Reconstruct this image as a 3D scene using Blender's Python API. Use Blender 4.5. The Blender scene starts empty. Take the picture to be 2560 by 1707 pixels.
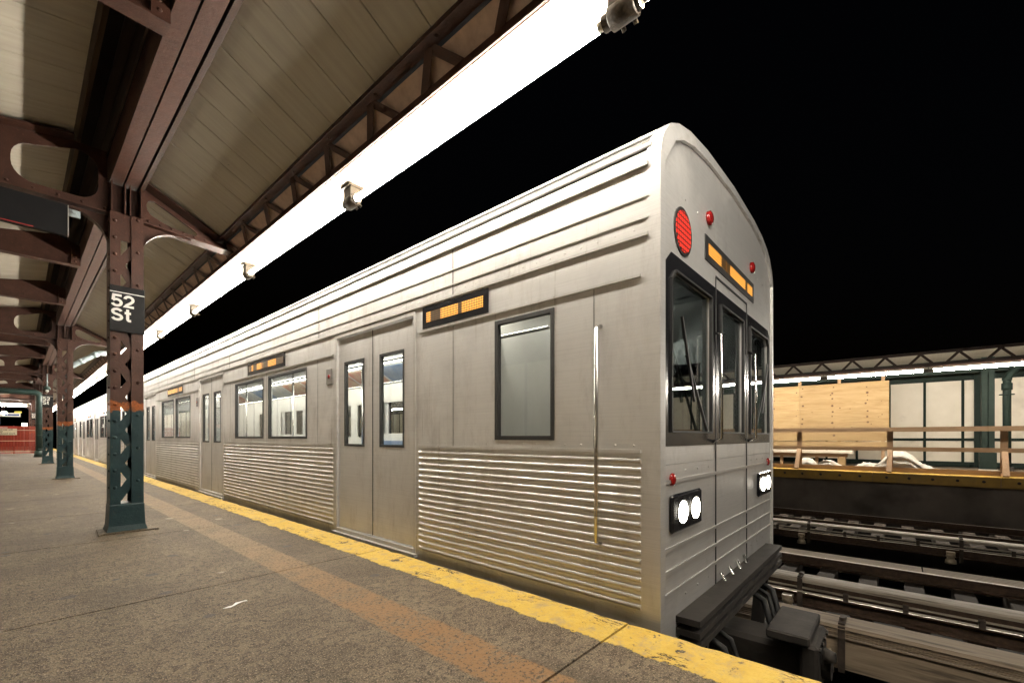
import bpy, math, random
from mathutils import Vector, Matrix, noise as mnoise
from mathutils.geometry import tessellate_polygon
random.seed(7)
R = math.radians
scene = bpy.context.scene

# ------------------------------------------------------------------ camera, world, exposure
CAM_H = 0.95
cam = bpy.data.cameras.new('camera')
cam.sensor_width = 36.0
cam.lens = 36.0 * 1093 / 2560
cam.shift_y = 238.5 / 2560
cam.clip_start = 0.05
cam.clip_end = 3000
cam_o = bpy.data.objects.new('camera', cam)
scene.collection.objects.link(cam_o)
cam_o.location = (0, 0, CAM_H)
cam_o.rotation_euler = (R(90), 0, -math.atan2(1239, 1093))
scene.camera = cam_o

world = bpy.data.worlds.new('World')
scene.world = world
world.use_nodes = True
wn = world.node_tree
bg = wn.nodes['Background']
sky = wn.nodes.new('ShaderNodeTexSky')
sky.sky_type = 'NISHITA'
sky.sun_disc = False
sky.sun_elevation = R(-4)
sky.sun_rotation = R(200)
wn.links.new(sky.outputs['Color'], bg.inputs['Color'])
bg.inputs['Strength'].default_value = 0.05

scene.view_settings.view_transform = 'Standard'
scene.view_settings.look = 'None'
scene.view_settings.gamma = 1
scene.view_settings.exposure = 0.0
scene.view_settings.use_curve_mapping = False
scene.render.engine = 'CYCLES'
cy = scene.cycles
cy.use_denoising = True
cy.use_adaptive_sampling = True
cy.adaptive_threshold = 0.04
cy.adaptive_min_samples = 24
cy.max_bounces = 6
cy.diffuse_bounces = 3
cy.glossy_bounces = 3
cy.transmission_bounces = 4
cy.transparent_max_bounces = 12
cy.caustics_reflective = False
cy.caustics_refractive = False
cy.sample_clamp_indirect = 6.0
TUBE_L = 250.0
WARM = (1.0, 0.92, 0.80)

# ------------------------------------------------------------------ helpers: objects
COL = scene.collection
def link(o, parent=None):
    COL.objects.link(o)
    if parent is not None:
        o.parent = parent
    return o
def empty(name, loc=(0, 0, 0), rz=0.0):
    o = bpy.data.objects.new(name, None)
    o.empty_display_size = 0.1
    COL.objects.link(o)
    o.location = loc
    o.rotation_euler = (0, 0, rz)
    return o
def tag(o, label=None, cat=None, group=None, kind=None):
    if label: o['label'] = label
    if cat: o['category'] = cat
    if group: o['group'] = group
    if kind: o['kind'] = kind
    return o
def copy_tree(o, parent=None):
    c = o.copy()
    COL.objects.link(c)
    c.parent = parent
    for ch in list(o.children):
        copy_tree(ch, c)
    return c

class MB:
    """collects faces; build() links them as one mesh object"""
    def __init__(self):
        self.v, self.f, self.s = [], [], []
    def add(self, vs, fs, smooth=False):
        n = len(self.v)
        self.v += [tuple(p) for p in vs]
        self.f += [tuple(i + n for i in f) for f in fs]
        self.s += [smooth] * len(fs)
        return self
    def box(self, x0, x1, y0, y1, z0, z1, bev=0.0):
        if bev <= 0:
            vs = [(x, y, z) for z in (z0, z1) for y in (y0, y1) for x in (x0, x1)]
            fs = [(0, 2, 3, 1), (4, 5, 7, 6), (0, 1, 5, 4), (2, 6, 7, 3), (0, 4, 6, 2), (1, 3, 7, 5)]
            return self.add(vs, fs)
        b = bev
        vs, idx = [], {}
        for ix, x in enumerate((x0, x1)):
            for iy, y in enumerate((y0, y1)):
                for iz, z in enumerate((z0, z1)):
                    sx, sy, sz = 1 - 2 * ix, 1 - 2 * iy, 1 - 2 * iz
                    for a, p in enumerate(((x, y + sy * b, z + sz * b), (x + sx * b, y, z + sz * b), (x + sx * b, y + sy * b, z))):
                        idx[(ix, iy, iz, a)] = len(vs); vs.append(p)
        fs = []
        for a in range(3):
            for s in (0, 1):
                o = [k for k in range(3) if k != a]
                q = []
                for (u, w) in ((0, 0), (1, 0), (1, 1), (0, 1)):
                    c = [0, 0, 0]; c[a] = s; c[o[0]] = u; c[o[1]] = w
                    q.append(idx[(c[0], c[1], c[2], a)])
                flip = (s == 1) == (a == 1)
                fs.append(tuple(reversed(q)) if flip else tuple(q))
        for a in range(3):           # edges parallel to axis a
            o = [k for k in range(3) if k != a]
            for u in (0, 1):
                for w in (0, 1):
                    c0 = [0, 0, 0]; c0[o[0]] = u; c0[o[1]] = w
                    c1 = list(c0); c1[a] = 1
                    fs.append((idx[(*c0, o[0])], idx[(*c1, o[0])], idx[(*c1, o[1])], idx[(*c0, o[1])]))
        for ix in (0, 1):
            for iy in (0, 1):
                for iz in (0, 1):
                    fs.append(tuple(idx[(ix, iy, iz, a)] for a in range(3)))
        return self.add(vs, fs)
    def bar(self, p0, p1, w, t, up=(0, 0, 1)):
        p0, p1 = Vector(p0), Vector(p1)
        d = (p1 - p0).normalized()
        u = Vector(up)
        s = d.cross(u)
        if s.length < 1e-5:
            s = d.cross(Vector((1, 0, 0)))
        s.normalize()
        u = s.cross(d).normalized()
        vs = []
        for p in (p0, p1):
            for a, b in ((-1, -1), (1, -1), (1, 1), (-1, 1)):
                vs.append(p + s * (a * w / 2) + u * (b * t / 2))
        fs = [(3, 2, 1, 0), (4, 5, 6, 7), (0, 1, 5, 4), (1, 2, 6, 5), (2, 3, 7, 6), (3, 0, 4, 7)]
        return self.add(vs, fs)
    def tube(self, pts, r, n=10, cap=True, smooth=True):
        pts = [Vector(p) for p in pts]
        rs = r if isinstance(r, (list, tuple)) else [r] * len(pts)
        vs, fs = [], []
        ref = None
        for i, p in enumerate(pts):
            d = (pts[min(i + 1, len(pts) - 1)] - pts[max(i - 1, 0)]).normalized()
            if ref is None:
                ref = d.cross(Vector((0, 0, 1)))
                if ref.length < 1e-3: ref = d.cross(Vector((1, 0, 0)))
            a = (ref - d * ref.dot(d)).normalized()
            b = d.cross(a)
            ref = a
            for k in range(n):
                t = 2 * math.pi * k / n
                vs.append(p + (a * math.cos(t) + b * math.sin(t)) * rs[i])
        for i in range(len(pts) - 1):
            for k in range(n):
                fs.append((i * n + k, i * n + (k + 1) % n, (i + 1) * n + (k + 1) % n, (i + 1) * n + k))
        self.add(vs, fs, smooth)
        if cap:
            m = len(pts) - 1
            self.add([vs[k] for k in range(n)], [tuple(reversed(range(n)))])
            self.add([vs[m * n + k] for k in range(n)], [tuple(range(n))])
        return self
    def disc(self, c, nrm, r, h, n=10, dome=0.0):
        c, d = Vector(c), Vector(nrm).normalized()
        a = d.cross(Vector((0, 0, 1)))
        if a.length < 1e-3: a = d.cross(Vector((1, 0, 0)))
        a.normalize(); b = d.cross(a)
        ring = lambda rr, hh: [c + d * hh + (a * math.cos(2 * math.pi * k / n) + b * math.sin(2 * math.pi * k / n)) * rr for k in range(n)]
        vs = ring(r, 0) + ring(r, h)
        fs = [(k, (k + 1) % n, n + (k + 1) % n, n + k) for k in range(n)]
        if dome > 0:
            vs += ring(r * .62, h + dome * .75)
            fs += [(n + k, n + (k + 1) % n, 2 * n + (k + 1) % n, 2 * n + k) for k in range(n)]
            vs.append(c + d * (h + dome))
            fs += [(2 * n + k, 2 * n + (k + 1) % n, 3 * n) for k in range(n)]
            return self.add(vs, fs, True)
        fs.append(tuple(range(n, 2 * n)))
        return self.add(vs, fs)
    def plate(self, outer, holes, axis, pos, t):
        """flat plate with holes; 2-D coords are the two axes other than `axis`, in order"""
        loops = [outer] + list(holes)
        polys = [[Vector((p[0], p[1], 0)) for p in l] for l in loops]
        tris = tessellate_polygon(polys)
        flat = [p for l in loops for p in l]
        n = len(flat)
        def p3(p, q):
            if axis == 0: return (q, p[0], p[1])
            if axis == 1: return (p[0], q, p[1])
            return (p[0], p[1], q)
        vs = [p3(p, pos) for p in flat] + [p3(p, pos + t) for p in flat]
        fs = []
        for tr in tris:
            fs.append(tuple(tr)); fs.append(tuple(i + n for i in reversed(tr)))
        k = 0
        for l in loops:
            m = len(l)
            for i in range(m):
                a, b = k + i, k + (i + 1) % m
                fs.append((a, b, b + n, a + n))
            k += m
        return self.add(vs, fs)
    def extrude(self, prof, axis, a, b, closed=True, smooth=False):
        def p3(p, q):
            if axis == 0: return (q, p[0], p[1])
            if axis == 1: return (p[0], q, p[1])
            return (p[0], p[1], q)
        n = len(prof)
        vs = [p3(p, a) for p in prof] + [p3(p, b) for p in prof]
        fs = [(i, (i + 1) % n, n + (i + 1) % n, n + i) for i in range(n if closed else n - 1)]
        self.add(vs, fs, smooth)
        if closed:
            self.add(vs, [tuple(reversed(range(n))), tuple(range(n, 2 * n))])
        return self
    def mesh(self, name, m):
        me = bpy.data.meshes.new(name)
        me.from_pydata(self.v, [], self.f)
        me.polygons.foreach_set('use_smooth', self.s)
        if m is not None: me.materials.append(m)
        import bmesh
        bm = bmesh.new(); bm.from_mesh(me)
        bmesh.ops.remove_doubles(bm, verts=bm.verts, dist=1e-5)
        bmesh.ops.recalc_face_normals(bm, faces=bm.faces)
        bm.to_mesh(me); bm.free()
        return me
    def build(self, name, m, parent=None):
        return link(bpy.data.objects.new(name, self.mesh(name, m)), parent)

def inst(name, me, parent, loc=(0, 0, 0), rot=(0, 0, 0)):
    o = link(bpy.data.objects.new(name, me), parent)
    o.location = loc; o.rotation_euler = rot
    return o
def text(name, body, size, m, parent, loc, rot, off=0.0, ext=0.0015, align='LEFT', spacing=1.0):
    cu = bpy.data.curves.new(name, 'FONT')
    cu.body = body; cu.size = size; cu.offset = off; cu.extrude = ext
    cu.align_x = align; cu.space_character = spacing
    cu.resolution_u = 3
    cu.materials.append(m)
    tmp = bpy.data.objects.new(name, cu)
    COL.objects.link(tmp)
    dg = bpy.context.evaluated_depsgraph_get()
    me = bpy.data.meshes.new_from_object(tmp.evaluated_get(dg))
    bpy.data.objects.remove(tmp)
    o = link(bpy.data.objects.new(name, me), parent)
    o.location = loc; o.rotation_euler = rot
    return o

# ------------------------------------------------------------------ helpers: materials
class NT:
    def __init__(self, name):
        self.m = bpy.data.materials.new(name)
        self.m.use_nodes = True
        self.t = self.m.node_tree
        self.b = self.t.nodes['Principled BSDF']
        self.out = self.t.nodes['Material Output']
        self._pos = None
    def n(self, typ, **kw):
        nd = self.t.nodes.new(typ)
        for k, v in kw.items(): setattr(nd, k, v)
        return nd
    def set(self, sock, v):
        if hasattr(v, 'is_linked') or isinstance(v, bpy.types.NodeSocket):
            self.t.links.new(v, sock)
        elif isinstance(v, (tuple, list)) and len(v) == 3 and sock.type == 'RGBA':
            sock.default_value = (*v, 1)
        else:
            sock.default_value = v
    def pos(self, scale=(1, 1, 1), obj=False):
        if obj:
            s = self.n('ShaderNodeTexCoord').outputs['Object']
        else:
            s = self.n('ShaderNodeNewGeometry').outputs['Position']
        if scale == (1, 1, 1): return s
        mp = self.n('ShaderNodeMapping')
        mp.inputs['Scale'].default_value = scale
        self.t.links.new(s, mp.inputs['Vector'])
        return mp.outputs['Vector']
    def noise(self, vec, scale=5, detail=4, rough=.55, dist=0.0, out='Fac'):
        nd = self.n('ShaderNodeTexNoise')
        self.t.links.new(vec, nd.inputs['Vector'])
        nd.inputs['Scale'].default_value = scale; nd.inputs['Detail'].default_value = detail
        nd.inputs['Roughness'].default_value = rough; nd.inputs['Distortion'].default_value = dist
        return nd.outputs[out]
    def voro(self, vec, scale=20, out='Distance', feature='F1', rnd=1.0):
        nd = self.n('ShaderNodeTexVoronoi', feature=feature)
        self.t.links.new(vec, nd.inputs['Vector'])
        nd.inputs['Scale'].default_value = scale
        nd.inputs['Randomness'].default_value = rnd
        return nd.outputs[out]
    def math(self, op, a, b=0.0, c=0.0, clamp=False):
        nd = self.n('ShaderNodeMath', operation=op)
        nd.use_clamp = clamp
        self.set(nd.inputs[0], a); self.set(nd.inputs[1], b); self.set(nd.inputs[2], c)
        return nd.outputs[0]
    def ramp(self, fac, stops, interp='LINEAR'):
        nd = self.n('ShaderNodeValToRGB')
        cr = nd.color_ramp; cr.interpolation = interp
        while len(cr.elements) < len(stops): cr.elements.new(.5)
        for e, (p, c) in zip(cr.elements, stops):
            e.position = p
            e.color = (*c, 1) if isinstance(c, (tuple, list)) else (c, c, c, 1)
        self.t.links.new(fac, nd.inputs['Fac'])
        return nd.outputs['Color']
    def mix(self, fac, a, b, mode='MIX'):
        nd = self.n('ShaderNodeMix', data_type='RGBA', blend_type=mode)
        self.set(nd.inputs[0], fac); self.set(nd.inputs[6], a); self.set(nd.inputs[7], b)
        return nd.outputs[2]
    def sep(self, v):
        nd = self.n('ShaderNodeSeparateXYZ')
        self.t.links.new(v, nd.inputs[0])
        return nd.outputs
    def step(self, v, lo, hi):
        nd = self.n('ShaderNodeMapRange')
        nd.interpolation_type = 'SMOOTHSTEP'
        self.set(nd.inputs['Value'], v)
        self.set(nd.inputs['From Min'], lo); self.set(nd.inputs['From Max'], hi)
        return nd.outputs['Result']
    def bump(self, h, strength=.4, dist=.01):
        nd = self.n('ShaderNodeBump')
        self.set(nd.inputs['Height'], h)
        nd.inputs['Strength'].default_value = strength; nd.inputs['Distance'].default_value = dist
        self.t.links.new(nd.outputs[0], self.b.inputs['Normal'])
    def P(self, **kw):
        names = dict(col='Base Color', rough='Roughness', metal='Metallic', spec='Specular IOR Level', aniso='Anisotropic')
        for k, v in kw.items(): self.set(self.b.inputs[names[k]], v)
        return self

def simple(name, c1, c2=None, scale=6.0, rough=.6, metal=0.0, bump=0.0, bscale=30, stretch=(1, 1, 1), obj=False, spec=.5, dirt=None):
    n = NT(name)
    p = n.pos(stretch, obj)
    f = n.noise(p, scale, 5, .6)
    c2 = c2 or tuple(x * .75 for x in c1)
    col = n.ramp(f, [(.3, c1), (.72, c2)])
    if dirt:
        g = n.noise(p, scale * .37, 4, .65)
        col = n.mix(n.step(g, .52, .68), col, dirt)
    rr = n.math('MULTIPLY_ADD', f, .25, rough - .12, clamp=True)
    n.P(col=col, rough=rr, metal=metal, spec=spec)
    if bump > 0:
        n.bump(n.noise(p, bscale, 3, .6), bump, .004)
    return n.m
def emit(name, col, s, base=(.8, .8, .8)):
    n = NT(name)
    if s < 10: n.m.cycles.emission_sampling = 'NONE'
    n.P(col=base, rough=.4)
    n.b.inputs['Emission Color'].default_value = (*col, 1)
    n.b.inputs['Emission Strength'].default_value = s
    return n.m
def glass(name, tint=(.75, .8, .8), rough=.02, refl=1.0):
    n = NT(name)
    n.t.nodes.remove(n.b)
    tr = n.n('ShaderNodeBsdfTransparent'); tr.inputs[0].default_value = (*tint, 1)
    gl = n.n('ShaderNodeBsdfGlossy'); gl.inputs['Roughness'].default_value = rough
    lw = n.n('ShaderNodeLayerWeight'); lw.inputs[0].default_value = .5
    fr = n.math('MULTIPLY_ADD', n.math('POWER', lw.outputs['Facing'], 5.0), .96, .04)
    mx = n.n('ShaderNodeMixShader')
    f = n.math('MULTIPLY', fr, refl, clamp=True)
    n.t.links.new(f, mx.inputs[0]); n.t.links.new(tr.outputs[0], mx.inputs[1]); n.t.links.new(gl.outputs[0], mx.inputs[2])
    n.t.links.new(mx.outputs[0], n.out.inputs['Surface'])
    return n.m

M = {}
# --- worn concrete platform with painted strips
def concrete_platform():
    n = NT('platform_concrete')
    p = n.pos()
    x, y, z = n.sep(p)
    big = n.noise(p, .8, 4, .6)
    mid = n.noise(p, 5, 5, .65)
    fine = n.noise(p, 55, 4, .7)
    fine2 = n.noise(p, 140, 3, .7)
    ag = n.voro(p, 95)
    patch = n.noise(p, 1.7, 5, .7)
    grain = n.noise(p, 24, 5, .75)
    col = n.ramp(mid, [(.28, (.125, .100, .072)), (.5, (.200, .163, .120)), (.75, (.285, .238, .180))])
    col = n.mix(n.math('MULTIPLY', n.step(patch, .48, .66), .60), col, (.090, .074, .056))
    col = n.mix(n.math('MULTIPLY', n.step(patch, .46, .30), .55), col, (.32, .27, .205))
    col = n.mix(n.math('MULTIPLY', n.step(grain, .49, .58), .80), col, (.060, .049, .038))
    col = n.mix(n.math('MULTIPLY', n.step(fine, .53, .62), .85), col, (.030, .025, .020))
    col = n.mix(n.math('MULTIPLY', n.step(fine2, .55, .63), .92), col, (.56, .48, .37))
    col = n.mix(n.math('MULTIPLY', n.step(big, .46, .66), .5), col, (.085, .070, .053))
    sc = n.noise(n.pos((1.6, 9, 1)), 2.2, 5, .7)
    col = n.mix(n.math('MULTIPLY', n.step(sc, .57, .70), .45), col, (.30, .25, .19))
    # wear smoother away from the edge
    # gum spots
    v = n.n('ShaderNodeTexVoronoi'); n.t.links.new(n.pos((1, 1, 0)), v.inputs['Vector'])
    v.inputs['Scale'].default_value = 4.2
    gum = n.math('SUBTRACT', 1.0, n.step(n.math('MULTIPLY_ADD', fine, .02, v.outputs['Distance']), .15, .19))
    gsel = n.step(n.sep(v.outputs['Color'])[0], .42, .44)
    gum = n.math('MULTIPLY', gum, gsel)
    gcol = n.mix(n.step(n.sep(v.outputs['Color'])[1], .78, .8), (.095, .095, .102), (.50, .47, .43))
    col = n.mix(n.math('MULTIPLY', gum, .8), col, gcol)
    # old orange strip
    jag = n.math('MULTIPLY_ADD', n.noise(p, 9, 5, .7), .05, -.025)
    xs = n.math('ADD', x, jag)
    band = n.math('MULTIPLY', n.step(xs, 1.195, 1.215), n.math('SUBTRACT', 1.0, n.step(xs, 1.435, 1.455)))
    wear = n.math('SUBTRACT', 1.0, n.step(n.math('ADD', n.math('MULTIPLY', fine, .7), n.math('MULTIPLY', mid, .35)), .49, .60))
    fade = n.ramp(n.math('DIVIDE', y, 6.0, clamp=True), [(.3, (.36, .215, .105)), (.75, (.38, .30, .21))])
    col = n.mix(n.math('MULTIPLY', band, n.math('MULTIPLY_ADD', wear, .85, .1)), col, fade)
    # yellow edge
    jag2 = n.math('MULTIPLY_ADD', n.noise(p, 6, 6, .75), .15, -.075)
    xe = n.math('ADD', x, jag2)
    yel = n.step(xe, 1.800, 1.812)
    chip = n.math('MAXIMUM', n.step(n.noise(p, 3.3, 6, .72), .615, .63), n.math('MULTIPLY', n.step(n.noise(p, 17, 5, .75), .60, .64), .8))
    cn = n.noise(n.pos((1, .22, 1)), 5.5, 6, .7, .6)
    crack = n.math('SUBTRACT', 1.0, n.step(n.math('ABSOLUTE', n.math('SUBTRACT', cn, .5)), .004, .012))
    crack = n.math('MULTIPLY', crack, n.step(n.noise(p, 2.3, 3, .6), .52, .58))
    yc = n.ramp(n.noise(p, 7, 5, .7), [(.3, (.76, .52, .085)), (.55, (.88, .65, .14)), (.75, (.64, .50, .20))])
    ygrime = n.math('MULTIPLY', n.step(n.noise(p, 11, 6, .75), .48, .66), .72)
    yc = n.mix(ygrime, yc, (.52, .43, .28))
    ymask = n.math('MULTIPLY', yel, n.math('SUBTRACT', 1.0, n.math('MAXIMUM', chip, crack)))
    col = n.mix(ymask, col, yc)
    col = n.mix(n.math('MULTIPLY', crack, yel), col, (.04, .032, .024))
    col = n.mix(1.0, col, (.68, .625, .555), 'MULTIPLY')
    n.P(col=col, rough=n.math('MULTIPLY_ADD', fine, .2, .62), spec=.35)
    h = n.math('ADD', n.math('MULTIPLY', fine, .55), n.math('MULTIPLY', fine2, .3))
    h = n.math('MULTIPLY', h, n.math('SUBTRACT', 1.0, n.math('MULTIPLY', ymask, .65)))
    h = n.math('ADD', h, n.math('MULTIPLY', ymask, .5))
    h = n.math('ADD', h, n.math('MULTIPLY', ag, .2))
    n.bump(n.math('ADD', h, n.math('MULTIPLY', grain, 1.0)), 1.0, .016)
    return n.m
M['concrete'] = concrete_platform()

# --- column paint: brown above, teal below, orange primer between
def column_paint(name, top, prim=True):
    n = NT(name)
    p = n.pos()
    x, y, z = n.sep(p)
    f = n.noise(p, 9, 5, .65)
    g = n.noise(p, 45, 4, .7)
    t1 = n.ramp(f, [(.3, top), (.7, tuple(c * .6 for c in top))])
    t1 = n.mix(n.math('MULTIPLY', n.step(g, .58, .72), .6), t1, tuple(min(1, c * 1.9) for c in top))
    if prim:
        jz = n.math('ADD', z, n.math('MULTIPLY_ADD', n.noise(p, 11, 4, .7), .16, -.08))
        low = n.ramp(f, [(.3, (.012, .035, .040)), (.7, (.008, .024, .029))])
        low = n.mix(n.math('MULTIPLY', n.step(g, .6, .74), .6), low, (.045, .07, .065))
        low = n.mix(n.step(n.noise(p, 5, 6, .75), .60, .67), low, (.060, .055, .045))
        org = n.mix(n.step(g, .45, .6), (.30, .085, .018), (.16, .05, .015))
        c = n.mix(n.step(jz, 1.205, 1.22), low, org)
        c = n.mix(n.step(jz, 1.30, 1.315), c, t1)
    else:
        c = n.mix(n.step(n.noise(p, 4, 6, .75), .60, .68), t1, tuple(c * .45 for c in top))
    n.P(col=c, rough=n.math('MULTIPLY_ADD', g, .35, .32), spec=.28)
    n.bump(n.math('ADD', n.noise(p, 26, 4, .65), n.math('MULTIPLY', g, .5)), .45, .006)
    return n.m
BROWN = (.062, .026, .017)
M['column'] = column_paint('column_paint', BROWN)
M['brown'] = column_paint('brown_steel_paint', BROWN, False)
M['dark_brown'] = column_paint('dark_brown_paint', (.042, .022, .015), False)
M['green_steel'] = simple('dark_green_paint', (.011, .020, .015), (.007, .014, .011), 9, .7, spec=.2, bump=.2)
M['rust_pink'] = simple('primer_fascia', (.66, .50, .41), (.46, .33, .27), 14, .7, bump=.4, bscale=60)

def ceiling_boards(name, base, dark):
    n = NT(name)
    p = n.pos()
    x, y, z = n.sep(p)
    info = n.n('ShaderNodeObjectInfo')
    f = n.noise(n.pos((.5, 7, 1)), 3.0, 4, .6)
    b = n.noise(p, 1.1, 4, .6)
    c = n.ramp(f, [(.25, base), (.8, dark)])
    c = n.mix(n.math('MULTIPLY', n.step(b, .5, .75), .45), c, tuple(k * .6 for k in dark))
    c = n.mix(n.math('MULTIPLY', info.outputs['Random'], .22), c, dark)
    sp = n.math('SUBTRACT', 1.0, n.step(n.voro(p, 9), .05, .075))
    c = n.mix(n.math('MULTIPLY', sp, n.step(n.noise(p, 2.3, 2), .62, .66)), c, (.05, .04, .03))
    n.P(col=c, rough=.62, spec=.35)
    n.bump(n.noise(n.pos((3, 30, 3)), 4, 4, .6), .25, .004)
    return n.m
M['boards'] = ceiling_boards('painted_ceiling_boards', (.42, .385, .315), (.32, .29, .235))
M['trough_brown'] = simple('stained_timber', (.055, .034, .020), (.030, .018, .012), 4, .7, stretch=(6, .4, 6))
M['trough_tan'] = simple('aged_tan_timber', (.12, .078, .042), (.07, .045, .026), 4, .7, stretch=(6, .4, 6))
M['black_gap'] = simple('dark_void_paint', (.012, .010, .009), (.006, .005, .005), 4, .9)

# --- lamps
def tube_mat():
    n = NT('lit_fluorescent_tube')
    n.P(col=(.9, .9, .9), rough=.3)
    n.b.inputs['Emission Color'].default_value = (*WARM, 1)
    n.b.inputs['Emission Strength'].default_value = TUBE_L
    return n.m
M['tube'] = tube_mat()
M['reflector'] = simple('white_reflector_enamel', (.74, .70, .62), (.58, .53, .44), 5, .5, dirt=(.44, .38, .29))
M['holder'] = simple('grimy_lampholder', (.060, .044, .028), (.022, .016, .010), 22, .5, bump=.5, bscale=60)
M['cap_metal'] = simple('lamp_cap_aluminium', (.65, .62, .56), (.45, .42, .36), 20, .35, metal=.9)

# --- signs
M['sign_black'] = simple('black_sign_enamel', (.006, .006, .007), (.010, .010, .011), 14, .55, spec=.18)
M['sign_white'] = simple('white_sign_lettering', (.80, .79, .76), (.72, .70, .66), 14, .5)
M['alu_edge'] = simple('aluminium_edge', (.70, .68, .64), (.5, .48, .45), 12, .35, metal=.8)
M['sign_red'] = simple('red_sign_band', (.38, .022, .018), (.30, .02, .016), 8, .5)
M['sign_cream'] = simple('cream_notice_board', (.66, .58, .42), (.58, .5, .36), 6, .6)
M['notice_ink'] = simple('dark_print', (.03, .03, .03), (.05, .05, .05), 8, .7)
M['pipe_grey'] = simple('grey_pvc_pipe', (.33, .40, .42), (.24, .30, .32), 6, .4, dirt=(.16, .17, .16))
M['pipe_green'] = simple('green_painted_pipe', (.030, .060, .052), (.02, .042, .04), 9, .4, bump=.2)

# --- train
def steel(name, base, rough, st=(2.5, .12, 60)):
    n = NT(name)
    p = n.pos(st)
    f = n.noise(p, 3.0, 4, .6)
    w = n.pos()
    q = n.noise(w, 1.4, 5, .65)
    streak = n.noise(n.pos((1, 2.2, .7)), 2.0, 6, .75)
    c = n.mix(n.math('MULTIPLY', f, .45), base, tuple(k * .66 for k in base))
    c = n.mix(n.math('MULTIPLY', n.step(q, .48, .72), .40), c, tuple(k * .5 for k in base))
    hair = n.noise(n.pos((1, 1.2, 240)), 2.0, 3, .7)
    c = n.mix(n.math('MULTIPLY', n.step(hair, .45, .75), .30), c, tuple(k * .45 for k in base))
    drip = n.noise(n.pos((1, 26, .6)), 1.0, 4, .7)
    grime = n.math('ADD', n.math('MULTIPLY', n.step(streak, .48, .72), .30), n.math('MULTIPLY', n.math('MULTIPLY', n.step(drip, .58, .72), n.step(q, .45, .6)), .45))
    c = n.mix(grime, c, (.20, .155, .11))
    n.P(col=c, rough=n.math('ADD', n.math('MULTIPLY_ADD', f, .16, rough - .08), n.math('MULTIPLY', grime, .3)), metal=n.math('SUBTRACT', .62, n.math('MULTIPLY', grime, .8)))
    dent = n.noise(n.pos((1, .8, 1.3)), 1.6, 2, .5)
    n.bump(n.math('ADD', n.math('MULTIPLY', f, .03), n.math('MULTIPLY', dent, 1.0)), .30, .018)
    return n.m
M['steel'] = steel('brushed_stainless_steel', (.80, .785, .76), .40)
M['steel_rib'] = steel('ribbed_stainless_steel', (.72, .70, .67), .36)
M['steel_dark'] = steel('dull_roof_steel', (.30, .29, .28), .45)
M['rubber'] = simple('black_rubber', (.012, .012, .012), (.02, .02, .02), 14, .55)
M['mask_black'] = simple('glossy_black_front', (.010, .010, .012), (.016, .016, .018), 6, .2)
M['underframe'] = simple('grimy_underframe', (.030, .025, .020), (.016, .013, .011), 9, .75, bump=.5)
M['wheel'] = simple('worn_wheel_steel', (.20, .17, .14), (.10, .085, .07), 12, .4, metal=.9)
M['glass'] = glass('car_window_glass', (.86, .88, .86), .015, 1.1)
M['windscreen'] = glass('tinted_windscreen', (.42, .46, .46), .01, 1.5)
M['interior_white'] = simple('interior_panel_white', (.62, .60, .56), (.55, .53, .49), 5, .45)
M['advert_a'] = simple('advert_card_pale', (.55, .50, .40), (.40, .42, .46), 3, .5)
M['advert_b'] = simple('advert_card_blue', (.10, .18, .34), (.34, .36, .38), 3, .5)
M['advert_c'] = simple('advert_card_red', (.40, .10, .07), (.52, .44, .30), 3, .5)
M['interior_floor'] = simple('speckled_car_floor', (.08, .08, .085), (.13, .13, .13), 60, .5)
M['seat_blue'] = simple('pale_blue_bench_seat', (.16, .22, .33), (.12, .17, .27), 5, .4)
M['car_light'] = emit('car_ceiling_light', (1.0, .95, .86), 30.0)
M['headlight'] = emit('lit_headlight_lens', (1.0, .93, .78), 24.0)
def led(name, col, st, pitch, duty):
    n = NT(name)
    n.m.cycles.emission_sampling = 'NONE'
    p = n.pos((1 / pitch,) * 3, True)
    x, y, z = n.sep(p)
    def tri(v): return n.math('ABSOLUTE', n.math('SUBTRACT', n.math('FRACT', v), .5))
    h = n.math('ADD', x, y)
    d = n.math('MAXIMUM', tri(h), tri(z))
    dot = n.math('SUBTRACT', 1.0, n.step(d, .30, .42))
    cell = n.noise(n.pos((4.0, 4.0, .01), True), 1.6, 1, .5)
    lit = n.step(cell, duty - .02, duty + .02)
    e = n.math('MULTIPLY', n.math('MULTIPLY', dot, n.math('MULTIPLY_ADD', lit, .92, .08)), st)
    n.P(col=(.012, .012, .012), rough=.35)
    n.b.inputs['Emission Color'].default_value = (*col, 1)
    n.set(n.b.inputs['Emission Strength'], e)
    return n.m
M['red_led'] = led('red_led_dots', (1.0, .04, .02), 1.5, .030, .05)
M['orange_led'] = led('amber_led_dots', (1.0, .42, .06), 2.0, .0175, .44)
M['red_lens'] = simple('unlit_red_lens', (.25, .01, .01), (.2, .01, .01), 5, .2)
M['chrome'] = simple('polished_steel_bar', (.7, .69, .67), (.6, .59, .57), 5, .2, metal=1.0)

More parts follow.
